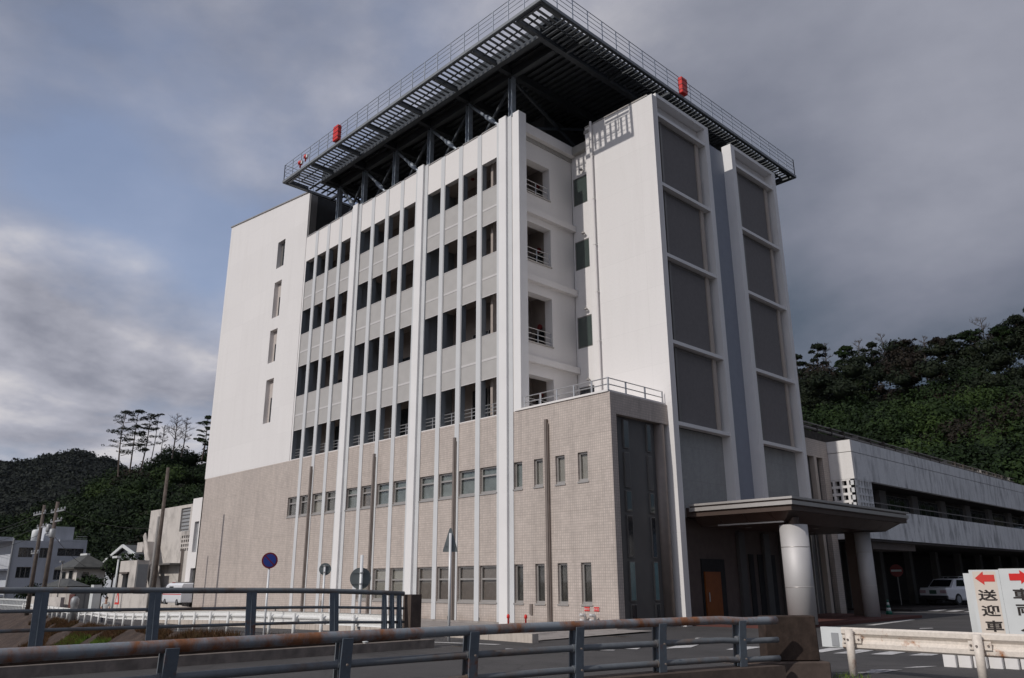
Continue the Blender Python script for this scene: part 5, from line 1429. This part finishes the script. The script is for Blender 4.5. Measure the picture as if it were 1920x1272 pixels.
# no-entry sign in the shade, cone
S_ = thing('no_entry_sign', 'dull red round no-entry sign standing in the shade under the old wing', 'road sign', (-20.6, 53.5, 0))
MB().tube([(-20.6, 53.55, 0), (-20.6, 53.55, 2.2)], .04, 8).build('pole', 'grey_pole', S_)
MB().disc((-20.6, 53.5, 2.15), (.35, -.93, 0), .38, .02, 28).build('plate', 'dull_red', S_)
MB().bar((-20.88, 53.36, 2.15), (-20.32, 53.57, 2.15), .02, .12).build('bar', 'sign_white', S_)
C_ = thing('traffic_cone', 'green traffic cone with white bands beside the second canopy column', 'traffic cone', (-16.05, 40.1, 0))
MB().box(-16.27, -15.83, 39.9, 40.3, 0, .04).build('cone_base', 'cone_green', C_)
MB().lathe([(.15, .04), (.115, .2)], (-16.05, 40.1, 0), 16).build('cone_body', 'cone_green', C_, smooth=True)
MB().lathe([(.114, .2), (.09, .34)], (-16.05, 40.1, 0), 16).build('reflective_band', 'sign_white', C_, smooth=True)
MB().lathe([(.089, .34), (.07, .46)], (-16.05, 40.1, 0), 16).build('cone_body', 'cone_green', C_, smooth=True)
MB().lathe([(.069, .46), (.052, .58)], (-16.05, 40.1, 0), 16).build('reflective_band', 'sign_white', C_, smooth=True)
MB().lathe([(.051, .58), (.03, .70)], (-16.05, 40.1, 0), 16).build('cone_body', 'cone_green', C_, smooth=True)
YC = thing('chair', 'yellow-orange folding chair in the shade of the old wing door', 'chair', (-19.3, 42.0, .1))
MB().box(-19.5, -19.1, 41.8, 42.2, .5, .54).build('seat', 'orange_door', YC); MB().box(-19.5, -19.1, 42.2, 42.24, .54, 1.0).build('backrest', 'orange_door', YC)
for a in (-19.48, -19.14):
    for b in (41.83, 42.18): MB().box(a, a + .03, b, b + .03, .0, .5).build('leg', 'grey_pole', YC)

# ================================================================== VEHICLES
def loft(m_, secs):
    """secs: list of rings (same count), joined; ends capped"""
    i0 = len(m_.v); n_ = len(secs[0])
    for s_ in secs: m_.v += [tuple(p) for p in s_]
    for k in range(len(secs) - 1):
        for j in range(n_):
            a = i0 + k * n_; m_.f.append((a + j, a + (j + 1) % n_, a + n_ + (j + 1) % n_, a + n_ + j))
    m_.f.append(tuple(i0 + j for j in reversed(range(n_)))); m_.f.append(tuple(i0 + (len(secs) - 1) * n_ + j for j in range(n_)))
def wheel(parent, x, y, r, side):
    o = MB().tube([(x, y - .10, r), (x, y + .10, r)], r, 22).build('wheel', 'tyre', parent)
    MB().tube([(x, y + side * .085, r), (x, y + side * .115, r)], r * .62, 16).build('rim', 'rim', o)
plain('tail_pink', (0.42, 0.30, 0.32), 0.3)
# saloon taxi, local x = length (rear at -x), y = width
TX = thing('taxi', 'white saloon taxi with roof rack parked under the old wing, seen from behind', 'car', (-18.2, 56.4, 0.10), rz=math.radians(77), local=True)
TX.scale = (1.10, 1.10, 1.10)
m_ = MB(); secs = []
for x, wb, z0, z1 in ((-2.3, .80, .42, .88), (-2.22, .84, .32, .93), (-1.2, .85, .24, .95), (.9, .85, .24, .93), (1.9, .83, .26, .84), (2.28, .76, .34, .74)):
    secs.append([(x, -wb + .04, z0), (x, wb - .04, z0), (x, wb, z0 + .1), (x, wb, z1 - .12), (x, wb - .07, z1), (x, -wb + .07, z1), (x, -wb, z1 - .12), (x, -wb, z0 + .1)])
loft(m_, secs); m_.build('body', 'car_white', TX, smooth=False, bevel=.015)
m_ = MB(); secs = []
for x, wb, z1 in ((-1.62, .70, .95), (-1.12, .62, 1.38), (-.2, .62, 1.44), (.35, .62, 1.40), (1.0, .70, .95)):
    secs.append([(x, -wb - .08 if z1 > 1 else -wb, .92), (x, wb + .08 if z1 > 1 else wb, .92), (x, wb, z1), (x, -wb, z1)])
loft(m_, secs); m_.build('cabin', 'car_white', TX, bevel=.015)
m_ = MB(); m_.quad((-1.64, -.60, .99), (-1.64, .60, .99), (-1.19, .54, 1.345), (-1.19, -.54, 1.345)); m_.build('rear_window', 'car_glass', TX)
for s_ in (-1, 1):
    for x0, x1, x2, x3 in ((-1.15, -.30, -.30, -.95), (-.22, .72, .32, -.22)):
        m_ = MB(); m_.quad((x0, s_ * .712, 1.0), (x1, s_ * .712, 1.0), (x2, s_ * .636, 1.34), (x3, s_ * .636, 1.34)); m_.build('side_window', 'car_glass', TX)
    MB().box(-2.335, -2.28, s_ * .60 - .17, s_ * .60 + .17, .64, .80).build('tail_light', 'tail_pink', TX)
    for x in (-1.35, 1.35): wheel(TX, x, s_ * .76, .31, s_)
    MB().box(.62, .74, s_ * .9 - .07, s_ * .9 + .07, .96, 1.06).build('wing_mirror', 'car_white', TX)
MB().box(-2.40, -2.26, -.84, .84, .30, .52).build('rear_bumper', 'black_plastic', TX, bevel=.02)
MB().box(-2.325, -2.29, -.20, .20, .60, .80).build('number_plate', 'plate_green', TX)
MB().box(-.45, .15, -.52, .52, 1.50, 1.54).build('roof_rack', 'steel_rail', TX)
for s_ in (-.45, .45):
    MB().box(-.4, -.36, s_ - .02, s_ + .02, 1.42, 1.5).build('rack_foot', 'steel_rail', TX)
    MB().box(.06, .10, s_ - .02, s_ + .02, 1.42, 1.5).build('rack_foot', 'steel_rail', TX)
# ambulance
AM = thing('ambulance', 'white ambulance van with a red stripe parked by the gate wall', 'ambulance', (-63.9, 26.05, 0), rz=math.radians(0), local=True)
AM.scale = (.72, .72, .72)
m_ = MB(); secs = []
for x, wb, z0, z1 in ((-2.7, .86, .45, 1.1), (-2.55, .90, .35, 1.35), (-1.75, .92, .3, 2.15), (-1.2, .93, .3, 2.28), (2.3, .93, .3, 2.30), (2.42, .90, .36, 2.2)):
    secs.append([(x, -wb + .04, z0), (x, wb - .04, z0), (x, wb, z0 + .15), (x, wb, z1 - .2), (x, wb - .14, z1), (x, -wb + .14, z1), (x, -wb, z1 - .2), (x, -wb, z0 + .15)])
loft(m_, secs); m_.build('body', 'car_white', AM, bevel=.02)
MB().box(-2.4, 2.38, -.945, -.931, 1.12, 1.19).build('red_stripe', 'red_paint', AM)
m_ = MB(); m_.quad((-1.95, -.935, 1.40), (-1.05, -.942, 1.40), (-1.05, -.92, 1.95), (-1.62, -.92, 1.95)); m_.build('side_window', 'car_glass', AM)
m_ = MB(); m_.quad((-.8, -.942, 1.40), (.3, -.942, 1.40), (.3, -.942, 1.95), (-.8, -.942, 1.95)); m_.build('side_window', 'car_glass', AM)
m_ = MB(); m_.quad((-2.55, .7, 1.37), (-2.55, -.7, 1.37), (-1.80, -.66, 2.10), (-1.80, .66, 2.10)); m_.build('windscreen', 'car_glass', AM)
for s_ in (-1, 1):
    for x in (-1.7, 1.5): wheel(AM, x, s_ * .84, .34, s_)
    MB().box(-2.72, -2.66, s_ * .62 - .14, s_ * .62 + .14, .72, .92).build('headlight', 'rim', AM)
MB().box(-1.3, -1.0, -.5, .5, 2.28, 2.38).build('beacon_bar', 'dull_red', AM)
MB().box(-.4, 2.1, -.5, .5, 2.30, 2.40).build('roof_rack', 'frame_dark', AM)

# ================================================================== PERSON behind the guardrail
def person(loc, lab):
    R_ = thing('person', lab, 'person', loc, local=True)
    J = {'pelvis': (0, 0, .78), 'waist': (0, 0, .92), 'chest': (0, .02, 1.12), 'neck': (0, .01, 1.27), 'head0': (0, -.02, 1.36), 'head1': (0, -.02, 1.48),
         'shl': (-.17, .01, 1.22), 'ell': (-.24, -.02, .98), 'wrl': (-.16, -.18, .84), 'shr': (.17, .01, 1.22), 'elr': (.24, -.02, .98), 'wrr': (.15, -.18, .84),
         'hl': (-.09, 0, .74), 'kl': (-.10, -.03, .42), 'al': (-.10, 0, .07), 'tl': (-.11, -.13, .03), 'hr': (.09, 0, .74), 'kr': (.10, -.02, .42), 'ar': (.10, .01, .07), 'tr': (.11, -.12, .03),
         'hdl': (-.12, -.24, .82), 'hdr': (.11, -.24, .82)}
    E_ = [('pelvis', 'waist'), ('waist', 'chest'), ('chest', 'neck'), ('neck', 'head0'), ('head0', 'head1'), ('chest', 'shl'), ('shl', 'ell'), ('ell', 'wrl'), ('wrl', 'hdl'),
          ('chest', 'shr'), ('shr', 'elr'), ('elr', 'wrr'), ('wrr', 'hdr'), ('pelvis', 'hl'), ('hl', 'kl'), ('kl', 'al'), ('al', 'tl'), ('pelvis', 'hr'), ('hr', 'kr'), ('kr', 'ar'), ('ar', 'tr')]
    rad = {'pelvis': .13, 'waist': .12, 'chest': .14, 'neck': .05, 'head0': .075, 'head1': .085, 'shl': .06, 'shr': .06, 'ell': .042, 'elr': .042, 'wrl': .03, 'wrr': .03, 'hl': .08, 'hr': .08,
           'kl': .055, 'kr': .055, 'al': .04, 'ar': .04, 'tl': .03, 'tr': .03, 'hdl': .03, 'hdr': .03}
    def skin(name, mat, names, grow):
        ns = list(names); me = bpy.data.meshes.new(name)
        ed = [(ns.index(a), ns.index(b)) for a, b in E_ if a in ns and b in ns]
        me.from_pydata([J[n_] for n_ in ns], ed, []); ob = bpy.data.objects.new(name, me); COL.objects.link(ob)
        ob.modifiers.new('s', 'SKIN'); sk = me.skin_vertices[0].data
        for i_, n_ in enumerate(ns): sk[i_].radius = (rad[n_] * grow, rad[n_] * grow * (.8 if n_ in ('chest', 'waist', 'pelvis') else 1))
        sk[0].use_root = True
        ob.modifiers.new('u', 'SUBSURF').levels = 1
        bpy.context.view_layer.update()
        me2 = bpy.data.meshes.new_from_object(ob.evaluated_get(bpy.context.evaluated_depsgraph_get()))
        bpy.data.objects.remove(ob); me2.materials.clear(); me2.materials.append(MATS[mat])
        o2 = bpy.data.objects.new(name, me2); COL.objects.link(o2); o2.parent = R_; return o2
    skin('body', 'skin', list(J), 1.0)
    skin('shirt', 'shirt', ['pelvis', 'waist', 'chest', 'shl', 'ell', 'shr', 'elr'], 1.16)
    skin('trousers', 'trousers', ['pelvis', 'hl', 'kl', 'al', 'hr', 'kr', 'ar'], 1.14)
    MB().lathe([(.085, 0), (.095, .06), (.07, .12), (.01, .145)], (0, .01, 1.455), 12).build('hair', 'hair', R_, smooth=True)
    MB().lathe([(.012, 0), (.012, .03)], (0, -.115, 1.43), 6).build('nose', 'skin', R_)
    for s_ in (-.032, .032): MB().box(s_ - .011, s_ + .011, -.108, -.10, 1.465, 1.475).build('eye', 'letter_black', R_)
    MB().box(-.02, .02, -.107, -.098, 1.395, 1.402).build('mouth', 'dull_red', R_)
    return R_
pp = person((-52.9, 17.15, -.70), 'person in a white shirt standing behind the guardrail on the canal road')
pp.rotation_euler = (0, 0, math.radians(70))

# ================================================================== HILLS AND WOODS
def np_obj(name, V, F, mat, parent=None, kind=None, smooth=False):
    """fast mesh from arrays; F is an (n, 3) or (n, 4) index array"""
    me = bpy.data.meshes.new(name); V = np.asarray(V, dtype=np.float32); F = np.asarray(F, dtype=np.int32)
    k = F.shape[1]
    me.vertices.add(len(V)); me.vertices.foreach_set('co', V.ravel())
    me.loops.add(F.size); me.loops.foreach_set('vertex_index', F.ravel())
    me.polygons.add(len(F)); me.polygons.foreach_set('loop_start', np.arange(len(F), dtype=np.int32) * k)
    me.materials.append(MATS[mat]); me.update(calc_edges=True); me.validate()
    o = bpy.data.objects.new(name, me); COL.objects.link(o)
    if parent: o.parent = parent
    if kind: o['kind'] = kind
    return o
def ridge_surface(P0, width, base_z, steep=.8, back=60):
    """hill whose ridge is the polyline P0 (x, y, z); falls towards the camera over `width` metres"""
    P0 = [Vector(p) for p in P0]
    L = [0]
    for a, b in zip(P0, P0[1:]): L.append(L[-1] + (b - a).to_2d().length)
    def at(s, t):      # s along, t: 0 ridge .. 1 foot, negative behind
        s = min(max(s, 0), L[-1]); k = 0
        while k < len(L) - 2 and s > L[k + 1]: k += 1
        f = (s - L[k]) / (L[k + 1] - L[k]); p = P0[k].lerp(P0[k + 1], f)
        d2 = Vector((p.x, p.y, 0)).normalized()
        q = Vector((p.x, p.y, 0)) - d2 * width * t
        if t >= 0: z = p.z + (base_z - p.z) * (t ** steep)
        else: z = p.z * (1 - min(1, -t * .45))
        z += 1.8 * noise.noise(Vector((q.x * .06, q.y * .06, 0))) * min(1, p.z / 12)
        return Vector((q.x, q.y, z))
    return at, L[-1]
def hill_mesh(name, at, L, ns, nt, t0, t1, mat):
    V, F = [], []
    for i in range(ns + 1):
        for j in range(nt + 1): V.append(tuple(at(L * i / ns, t0 + (t1 - t0) * j / nt)))
    for i in range(ns):
        for j in range(nt): a = i * (nt + 1) + j; F.append((a, a + nt + 1, a + nt + 2, a + 1))
    return np_obj(name, V, F, mat, kind='structure')
def clumps(centres, radii, n_leaf, size, flat=.75, up=.35):
    """leaf-sized faces spread over the outer shell of each crown"""
    rr_ = np.asarray(radii, dtype=float); cnt = np.maximum(8, (n_leaf * (rr_ / rr_.mean()) ** 2)).astype(int)
    C = np.repeat(np.asarray(centres), cnt, 0); R = np.repeat(rr_, cnt)
    N = len(C)
    d = rng.normal(size=(N, 3)); d /= np.linalg.norm(d, axis=1, keepdims=True)
    d[:, 2] = np.abs(d[:, 2]) * 1.0 - .25 * (rng.random(N) < .35)
    lob = np.sin(d[:, 0] * 5 + C[:, 0] * 3) * np.cos(d[:, 1] * 5 + C[:, 1] * 2.3) * .22
    rad = R * (0.72 + .33 * rng.random(N) + lob)
    P = C + d * rad[:, None] * np.array([1, 1, flat])
    nrm = d * .7 + rng.normal(size=(N, 3)) * .55 + np.array([0, 0, up]); nrm /= np.linalg.norm(nrm, axis=1, keepdims=True)
    a = np.cross(nrm, rng.normal(size=(N, 3))); a /= np.linalg.norm(a, axis=1, keepdims=True); b = np.cross(nrm, a)
    s = size * (.5 + rng.random(N))[:, None]
    V = np.empty((N, 4, 3)); V[:, 0] = P - a * s; V[:, 1] = P - b * s * .55; V[:, 2] = P + a * s; V[:, 3] = P + b * s * .55
    return V.reshape(-1, 3), np.arange(N * 4).reshape(-1, 4)
ICO = None
def cores(centres, radii, k=.60, flat=.7):
    global ICO
    if ICO is None:
        bm = bmesh.new(); bmesh.ops.create_icosphere(bm, subdivisions=1, radius=1.0)
        bm.verts.ensure_lookup_table(); ICO = (np.array([v_.co[:] for v_ in bm.verts]), np.array([[v_.index for v_ in f.verts] for f in bm.faces])); bm.free()
    iv, jf = ICO; V, F = [], []
    for n_, (c, r) in enumerate(zip(centres, radii)):
        j = 1 + rng.normal(size=(len(iv), 1)) * .13
        V.append(iv * j * r * k * np.array([1, 1, flat]) + c); F.append(jf + n_ * len(iv))
    return np.concatenate(V), np.concatenate(F)
def wood(name, at, L, s0, s1, t0, t1, n, r0, r1, leaf, size, mats, lift=.4, jit=1.0):
    cs = [[] for _ in mats]; rs = [[] for _ in mats]
    for _ in range(n):
        s, t = s0 + (s1 - s0) * rng.random(), t0 + (t1 - t0) * rng.random()
        p = at(s, t); r = r0 + (r1 - r0) * rng.random() ** 1.7; lift_ = lift * (.6 + 1.6 * rng.random() ** 2)
        w = noise.noise(Vector((p.x * .05 + 3, p.y * .05, p.z * .05))) + rng.normal() * .22
        k = 0 if w < .25 or len(mats) == 1 else 1
        if len(mats) > 2 and w > .52: k = 2
        cs[k].append((p.x, p.y, p.z + r * lift_)); rs[k].append(r)
    for k, mt in enumerate(mats):
        if not cs[k]: continue
        V, F = clumps(cs[k], rs[k], leaf, size); np_obj(name, V, F, mt, kind='stuff')
        V, F = cores(cs[k], rs[k]); np_obj(name, V, F, 'forest_floor' if False else mt, kind='stuff')

# ---- far mountain at the left
atM, LM = ridge_surface([(-1010, -40, 60), (-930, 60, 84), (-884, 172, 108), (-878, 198, 114), (-869, 232, 124), (-861, 262, 120), (-855, 285, 104), (-840, 350, 92), (-790, 430, 80)], 420, -1, .9)
hill_mesh('far_hill', atM, LM, 60, 14, -.5, 1.0, 'forest_floor')
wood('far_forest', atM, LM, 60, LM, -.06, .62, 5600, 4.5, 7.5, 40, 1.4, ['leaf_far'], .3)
# ---- near hill at the left
atL, LL = ridge_surface([(-222, -20, 0), (-205, 20, 4), (-196, 42, 11.5), (-192, 56, 20), (-188, 68, 26.5), (-185, 77, 29), (-178, 96, 35), (-165, 120, 40), (-150, 140, 40)], 78, 0.5, .9)
hill_mesh('wooded_hill', atL, LL, 50, 20, -.6, 1.0, 'forest_floor')
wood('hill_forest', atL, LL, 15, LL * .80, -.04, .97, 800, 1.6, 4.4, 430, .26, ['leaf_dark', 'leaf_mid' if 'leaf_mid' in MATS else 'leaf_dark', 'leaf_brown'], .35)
# ---- hill at the right behind the old wing
atR, LR = ridge_surface([(-112, 118, 33), (-82, 128, 34), (-65, 135, 33.5), (-58, 138, 34), (-50, 141, 34.5), (-42, 144, 35), (-34, 146, 35.0), (-26, 148, 36.5), (-14, 150, 38), (10, 152, 42), (40, 152, 46)], 70, 6.0, .8)
hill_mesh('wooded_hill', atR, LR, 60, 20, -.6, 1.0, 'forest_floor')
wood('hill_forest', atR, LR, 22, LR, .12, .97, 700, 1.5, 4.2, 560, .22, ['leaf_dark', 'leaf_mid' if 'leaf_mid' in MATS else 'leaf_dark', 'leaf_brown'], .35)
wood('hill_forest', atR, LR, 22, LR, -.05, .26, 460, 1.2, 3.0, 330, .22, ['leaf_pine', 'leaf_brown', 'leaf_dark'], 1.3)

# ---- single trees that stand out on the ridges
def limb(m_, p, q, r0, r1, bend=.3, seg=4):
    p, q = Vector(p), Vector(q); L = (q - p).length
    off = Vector((random.uniform(-1, 1), random.uniform(-1, 1), random.uniform(-.2, .6))) * bend * L * .3
    pts = [p.lerp(q, k / seg) + off * math.sin(math.pi * k / seg) for k in range(seg + 1)]
    m_.tube(pts, [r0 + (r1 - r0) * k / seg for k in range(seg + 1)], 5, cap=False); return pts
def tree(base, h, spread, style, lab, group, lean=0.0, name='pine_tree', nl=70, start=.45, trunk=.2, flat=.45):
    T_ = thing(name, lab, 'tree', tuple(base), group)
    b = Vector(base); top = b + Vector((lean, lean * .3, h)); m_ = MB()
    tp = limb(m_, b, top, trunk, .05, .10, 6)
    cen, rad = [], []; n_br = 15 if style != 'tuft' else 7
    tw = MB()
    for k in range(n_br):
        f = start + (1 - start) * (k + .5) / n_br; p = b.lerp(top, f)
        a = k * 2.4 + random.uniform(-.4, .4)
        ln = spread * (1.0 - .55 * (f - start) / (1 - start)) * random.uniform(.6, 1.1)
        if style == 'dead': ln *= .9
        q = p + Vector((math.cos(a) * ln, math.sin(a) * ln, ln * random.uniform(.05, .45) if style != 'dead' else ln * random.uniform(.3, .8)))
        bp = limb(m_, p, q, .07 * trunk / .2, .02, .4, 4)
        if style == 'dead':
            for j in range(9):
                c = bp[1 + j % 3 + (1 if j > 5 else 0)] ; e = c + Vector((random.uniform(-1, 1), random.uniform(-1, 1), random.uniform(.2, 1.1))) * ln * .42
                bp2 = limb(tw, c, e, .028, .012, .4, 2)
                for _ in range(3):
                    c2 = bp2[1 + _ % 2]; limb(tw, c2, c2 + Vector((random.uniform(-1, 1), random.uniform(-1, 1), random.uniform(0, 1))) * ln * .2, .016, .009, .3, 1)
        else:
            for j in range(2 if style == 'tuft' else 3):
                c = bp[2 + j % 3] if style != 'tuft' else bp[3 + j % 2]
                cen.append(tuple(c + Vector((random.uniform(-.4, .4), random.uniform(-.4, .4), .15)))); rad.append(random.uniform(.4, 1.15) * spread * .27)
    if style != 'dead': cen.append(tuple(top)); rad.append(spread * .25)
    m_.build('trunk', 'dead_branch' if style == 'dead' else 'bark', T_, smooth=True)
    if style == 'dead': tw.build('twigs', 'dead_branch', T_)
    else:
        V, F = clumps(cen, rad, nl, .15, flat, .6); V = V - np.array(b)
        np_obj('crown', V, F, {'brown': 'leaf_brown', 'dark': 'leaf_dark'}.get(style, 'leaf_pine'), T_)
    return T_
def on(at, px_s, t, dz=0):
    p = at(px_s, t); return (p.x, p.y, p.z + dz)
def dirpt(px, d):      # a point on the ground direction seen at picture column px (full-size picture), d metres off
    a = yaw - math.atan((px - 960) / 1483.2 / math.cos(pitch) * .985)
    return Vector((-math.sin(a) * d, math.cos(a) * d, 0))
GL = 'trees standing out on the left ridge'; GRR = 'trees standing out on the right ridge'
tree((-180.8, 57.6, 23.5), 14.0, 4.3, 'pine', 'leftmost and widest of the three dark pines on the left ridge', GL, -.5, nl=46, trunk=.22, start=.30)
tree((-180.3, 59.6, 24.5), 13.4, 3.4, 'pine', 'middle dark pine of the three on the left ridge', GL, .2, nl=46, trunk=.19, start=.32)
tree((-179.6, 61.6, 25.0), 12.2, 3.3, 'pine', 'right-hand leaning dark pine of the three on the left ridge', GL, .9, nl=50, trunk=.19, start=.28)
tree((-179.3, 63.4, 27.5), 10.0, 1.6, 'tuft', 'thin pine with a flat tuft on top beside the three dark pines', GL, .5, nl=45, start=.6, trunk=.11)
tree((-178.5, 65.0, 28.5), 6.6, 1.5, 'dead', 'small bare grey tree between the thin pine and the big bare tree', GL, .2, name='dead_tree', start=.4, trunk=.09)
tree((-177.6, 67.2, 28.0), 9.4, 3.0, 'dead', 'large bare spreading tree on the left ridge', GL, .2, name='dead_tree', start=.35, trunk=.20)
tree((-177.2, 69.0, 28.5), 8.4, 2.7, 'dead', 'second bare spreading tree close against the large one on the left ridge', GL, .5, name='dead_tree', start=.35, trunk=.16)
tree((-175.6, 73.0, 28.0), 9.6, 2.6, 'dark', 'dark bushy conifer right against the white hospital wall', GL, .3, nl=90, start=.25)
R_TREES = [
    ((-64.6, 135.5, 33.0), 8.0, 2.7, 'pine', 'leftmost pine on the right ridge beside the tower'),
    ((-61.5, 136.8, 33.0), 9.4, 2.6, 'pine', 'tall flat-topped pine near the left end of the right ridge'),
    ((-60.0, 137.6, 35.0), 8.0, 1.9, 'dead', 'bare tree rising behind the left pines of the right ridge'),
    ((-57.4, 138.6, 33.0), 8.6, 2.8, 'dark', 'dense round-topped tree left of the gap in the right ridge'),
    ((-55.2, 139.5, 34.5), 8.2, 2.1, 'dead', 'bare twiggy tree beside the gap in the right ridge'),
    ((-52.9, 140.4, 33.0), 8.8, 2.3, 'pine', 'open pine just right of the gap in the right ridge'),
    ((-50.9, 141.1, 34.0), 9.4, 2.6, 'dead', 'tall bare tree with many twigs right of the gap in the ridge'),
    ((-47.9, 142.2, 33.5), 7.8, 3.0, 'brown', 'brownish dying pine in the middle of the right ridge'),
    ((-45.4, 143.0, 34.0), 7.9, 2.6, 'dead', 'wide bare tree over the brownish pines in the middle of the right ridge'),
    ((-43.0, 143.6, 33.5), 7.6, 2.8, 'brown', 'second brownish pine right of the wide bare tree'),
    ((-40.6, 144.4, 33.5), 7.6, 3.2, 'pine', 'broad umbrella pine on the right ridge'),
    ((-38.2, 145.0, 34.0), 7.4, 3.0, 'dark', 'dark broad tree left of the tallest bare tree'),
    ((-36.2, 145.6, 34.5), 9.2, 3.1, 'dead', 'tallest bare tree on the right ridge'),
    ((-34.0, 146.1, 35.0), 6.4, 3.2, 'dark', 'dark tree right of the tallest bare tree'),
    ((-31.2, 146.7, 36.0), 6.8, 3.2, 'pine', 'pine at the right edge of the picture on the ridge'),
    ((-28.4, 147.4, 37.0), 7.0, 3.2, 'dark', 'last dark tree beyond the right edge of the ridge'),
]
for b, h, sp, st, lb in R_TREES:
    tree(b, h, sp, st, lb, GRR, random.uniform(-.4, .6), name='dead_tree' if st == 'dead' else ('pine_tree' if st != 'dark' else 'broadleaf_tree'), nl=150, start=.15, trunk=.17, flat=.85)
tree((-43.4, 141.0, 27.0), 8.6, 1.0, 'dead', 'reddish bare leaning trunk inside the wood of the right hill', GRR, -.9, name='dead_tree', start=.7, trunk=.16)
# garden shrubs by the houses
def shrub(c, r, h, lab, mat='leaf_dark'):
    T_ = thing('garden_shrub', lab, 'shrub', c, 'garden shrubs by the houses')
    m_ = MB().tube([c, (c[0], c[1], c[2] + h * .6)], .08, 6).build('stem', 'bark', T_)
    cs = [(random.uniform(-r, r) * .6, random.uniform(-r, r) * .4, h * random.uniform(.3, .85)) for _ in range(7)]
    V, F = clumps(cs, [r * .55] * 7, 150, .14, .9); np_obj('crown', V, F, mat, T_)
shrub((-84.0, 28.0, 1.0), 2.2, 3.2, 'dark green tree between the tiled house and the outbuilding')
shrub((-88.5, 29.0, 1.0), 2.0, 3.0, 'round dark shrub under the white gable')
shrub((-83.0, 25.0, -.5), 2.0, 2.6, 'low dark shrub left of the outbuilding')
shrub((-97.0, 23.8, -.6), 1.6, 1.9, 'small green shrub below the apartment house')

# ---- grass on the canal bank
def blades(name, mat, fn, n, h0, h1, w):
    P = np.array([fn() for _ in range(n)]); N = len(P)
    ang = rng.random(N) * 2 * np.pi; h = (h0 + (h1 - h0) * rng.random(N))
    d = np.stack([np.cos(ang), np.sin(ang), np.zeros(N)], 1); lean = rng.normal(size=(N, 2)) * .35
    V = np.empty((N, 3, 3)); V[:, 0] = P - d * w; V[:, 1] = P + d * w
    V[:, 2] = P + np.stack([lean[:, 0] * h, lean[:, 1] * h, h], 1)
    return np_obj(name, V.reshape(-1, 3), np.arange(N * 3).reshape(-1, 3), mat, kind='stuff')
def bank_pt(x0, x1, d0, d1, dens=.0):
    def f():
        while True:
            x = random.uniform(x0, x1); d = random.uniform(d0, d1)
            if noise.noise(Vector((x * .25, d * .6, 4.0))) < dens: continue
            y = edge_y(x) - .25 - d
            return (x, y, heights(x, y) - .03)
    return f
blades('bank_grass', 'grass_dry', bank_pt(-70, -18, .05, .9, -.2), 26000, .10, .34, .014)
blades('bank_grass', 'grass_green', bank_pt(-52, -28, .75, 2.6, -.25), 60000, .08, .26, .012)
blades('bank_grass', 'grass_dry', bank_pt(-60, -18, .8, 4.6, -.05), 60000, .08, .34, .012)
blades('verge_weeds', 'grass_green', lambda: (-6.6 + random.gauss(0, .22), 14.25 + random.gauss(0, .12), 0), 90, .04, .12, .006)
for k in range(22):
    x, d = random.uniform(-40, -18.5), random.uniform(.8, 5.5); y = edge_y(x) - .25 - d
    m_ = MB(); V, F = cores([(x, y, heights(x, y))], [random.uniform(.08, .22)], 1.0, .6)
    np_obj('bank_stone', V, F, 'rock', kind='stuff') if False else None
# ---- thin air: far slopes fade a little towards blue
hz = MB().box(-1400, 260, -420, 760, -6.0, 190.0).build('haze', 'wire_black', kind='stuff')
hm = bpy.data.materials.new('haze'); hm.use_nodes = True; hm.node_tree.nodes.clear()
pv = hm.node_tree.nodes.new('ShaderNodeVolumePrincipled'); ho = hm.node_tree.nodes.new('ShaderNodeOutputMaterial')
pv.inputs['Color'].default_value = (0.80, 0.88, 1.0, 1); pv.inputs['Density'].default_value = 0.00002; pv.inputs['Anisotropy'].default_value = 0.2
hm.node_tree.links.new(pv.outputs[0], ho.inputs['Volume'])
hz.data.materials.clear(); hz.data.materials.append(hm)
for o in [o for o in bpy.data.objects if o.type == 'FONT']: bpy.data.objects.remove(o)
print('objects', len(bpy.data.objects))
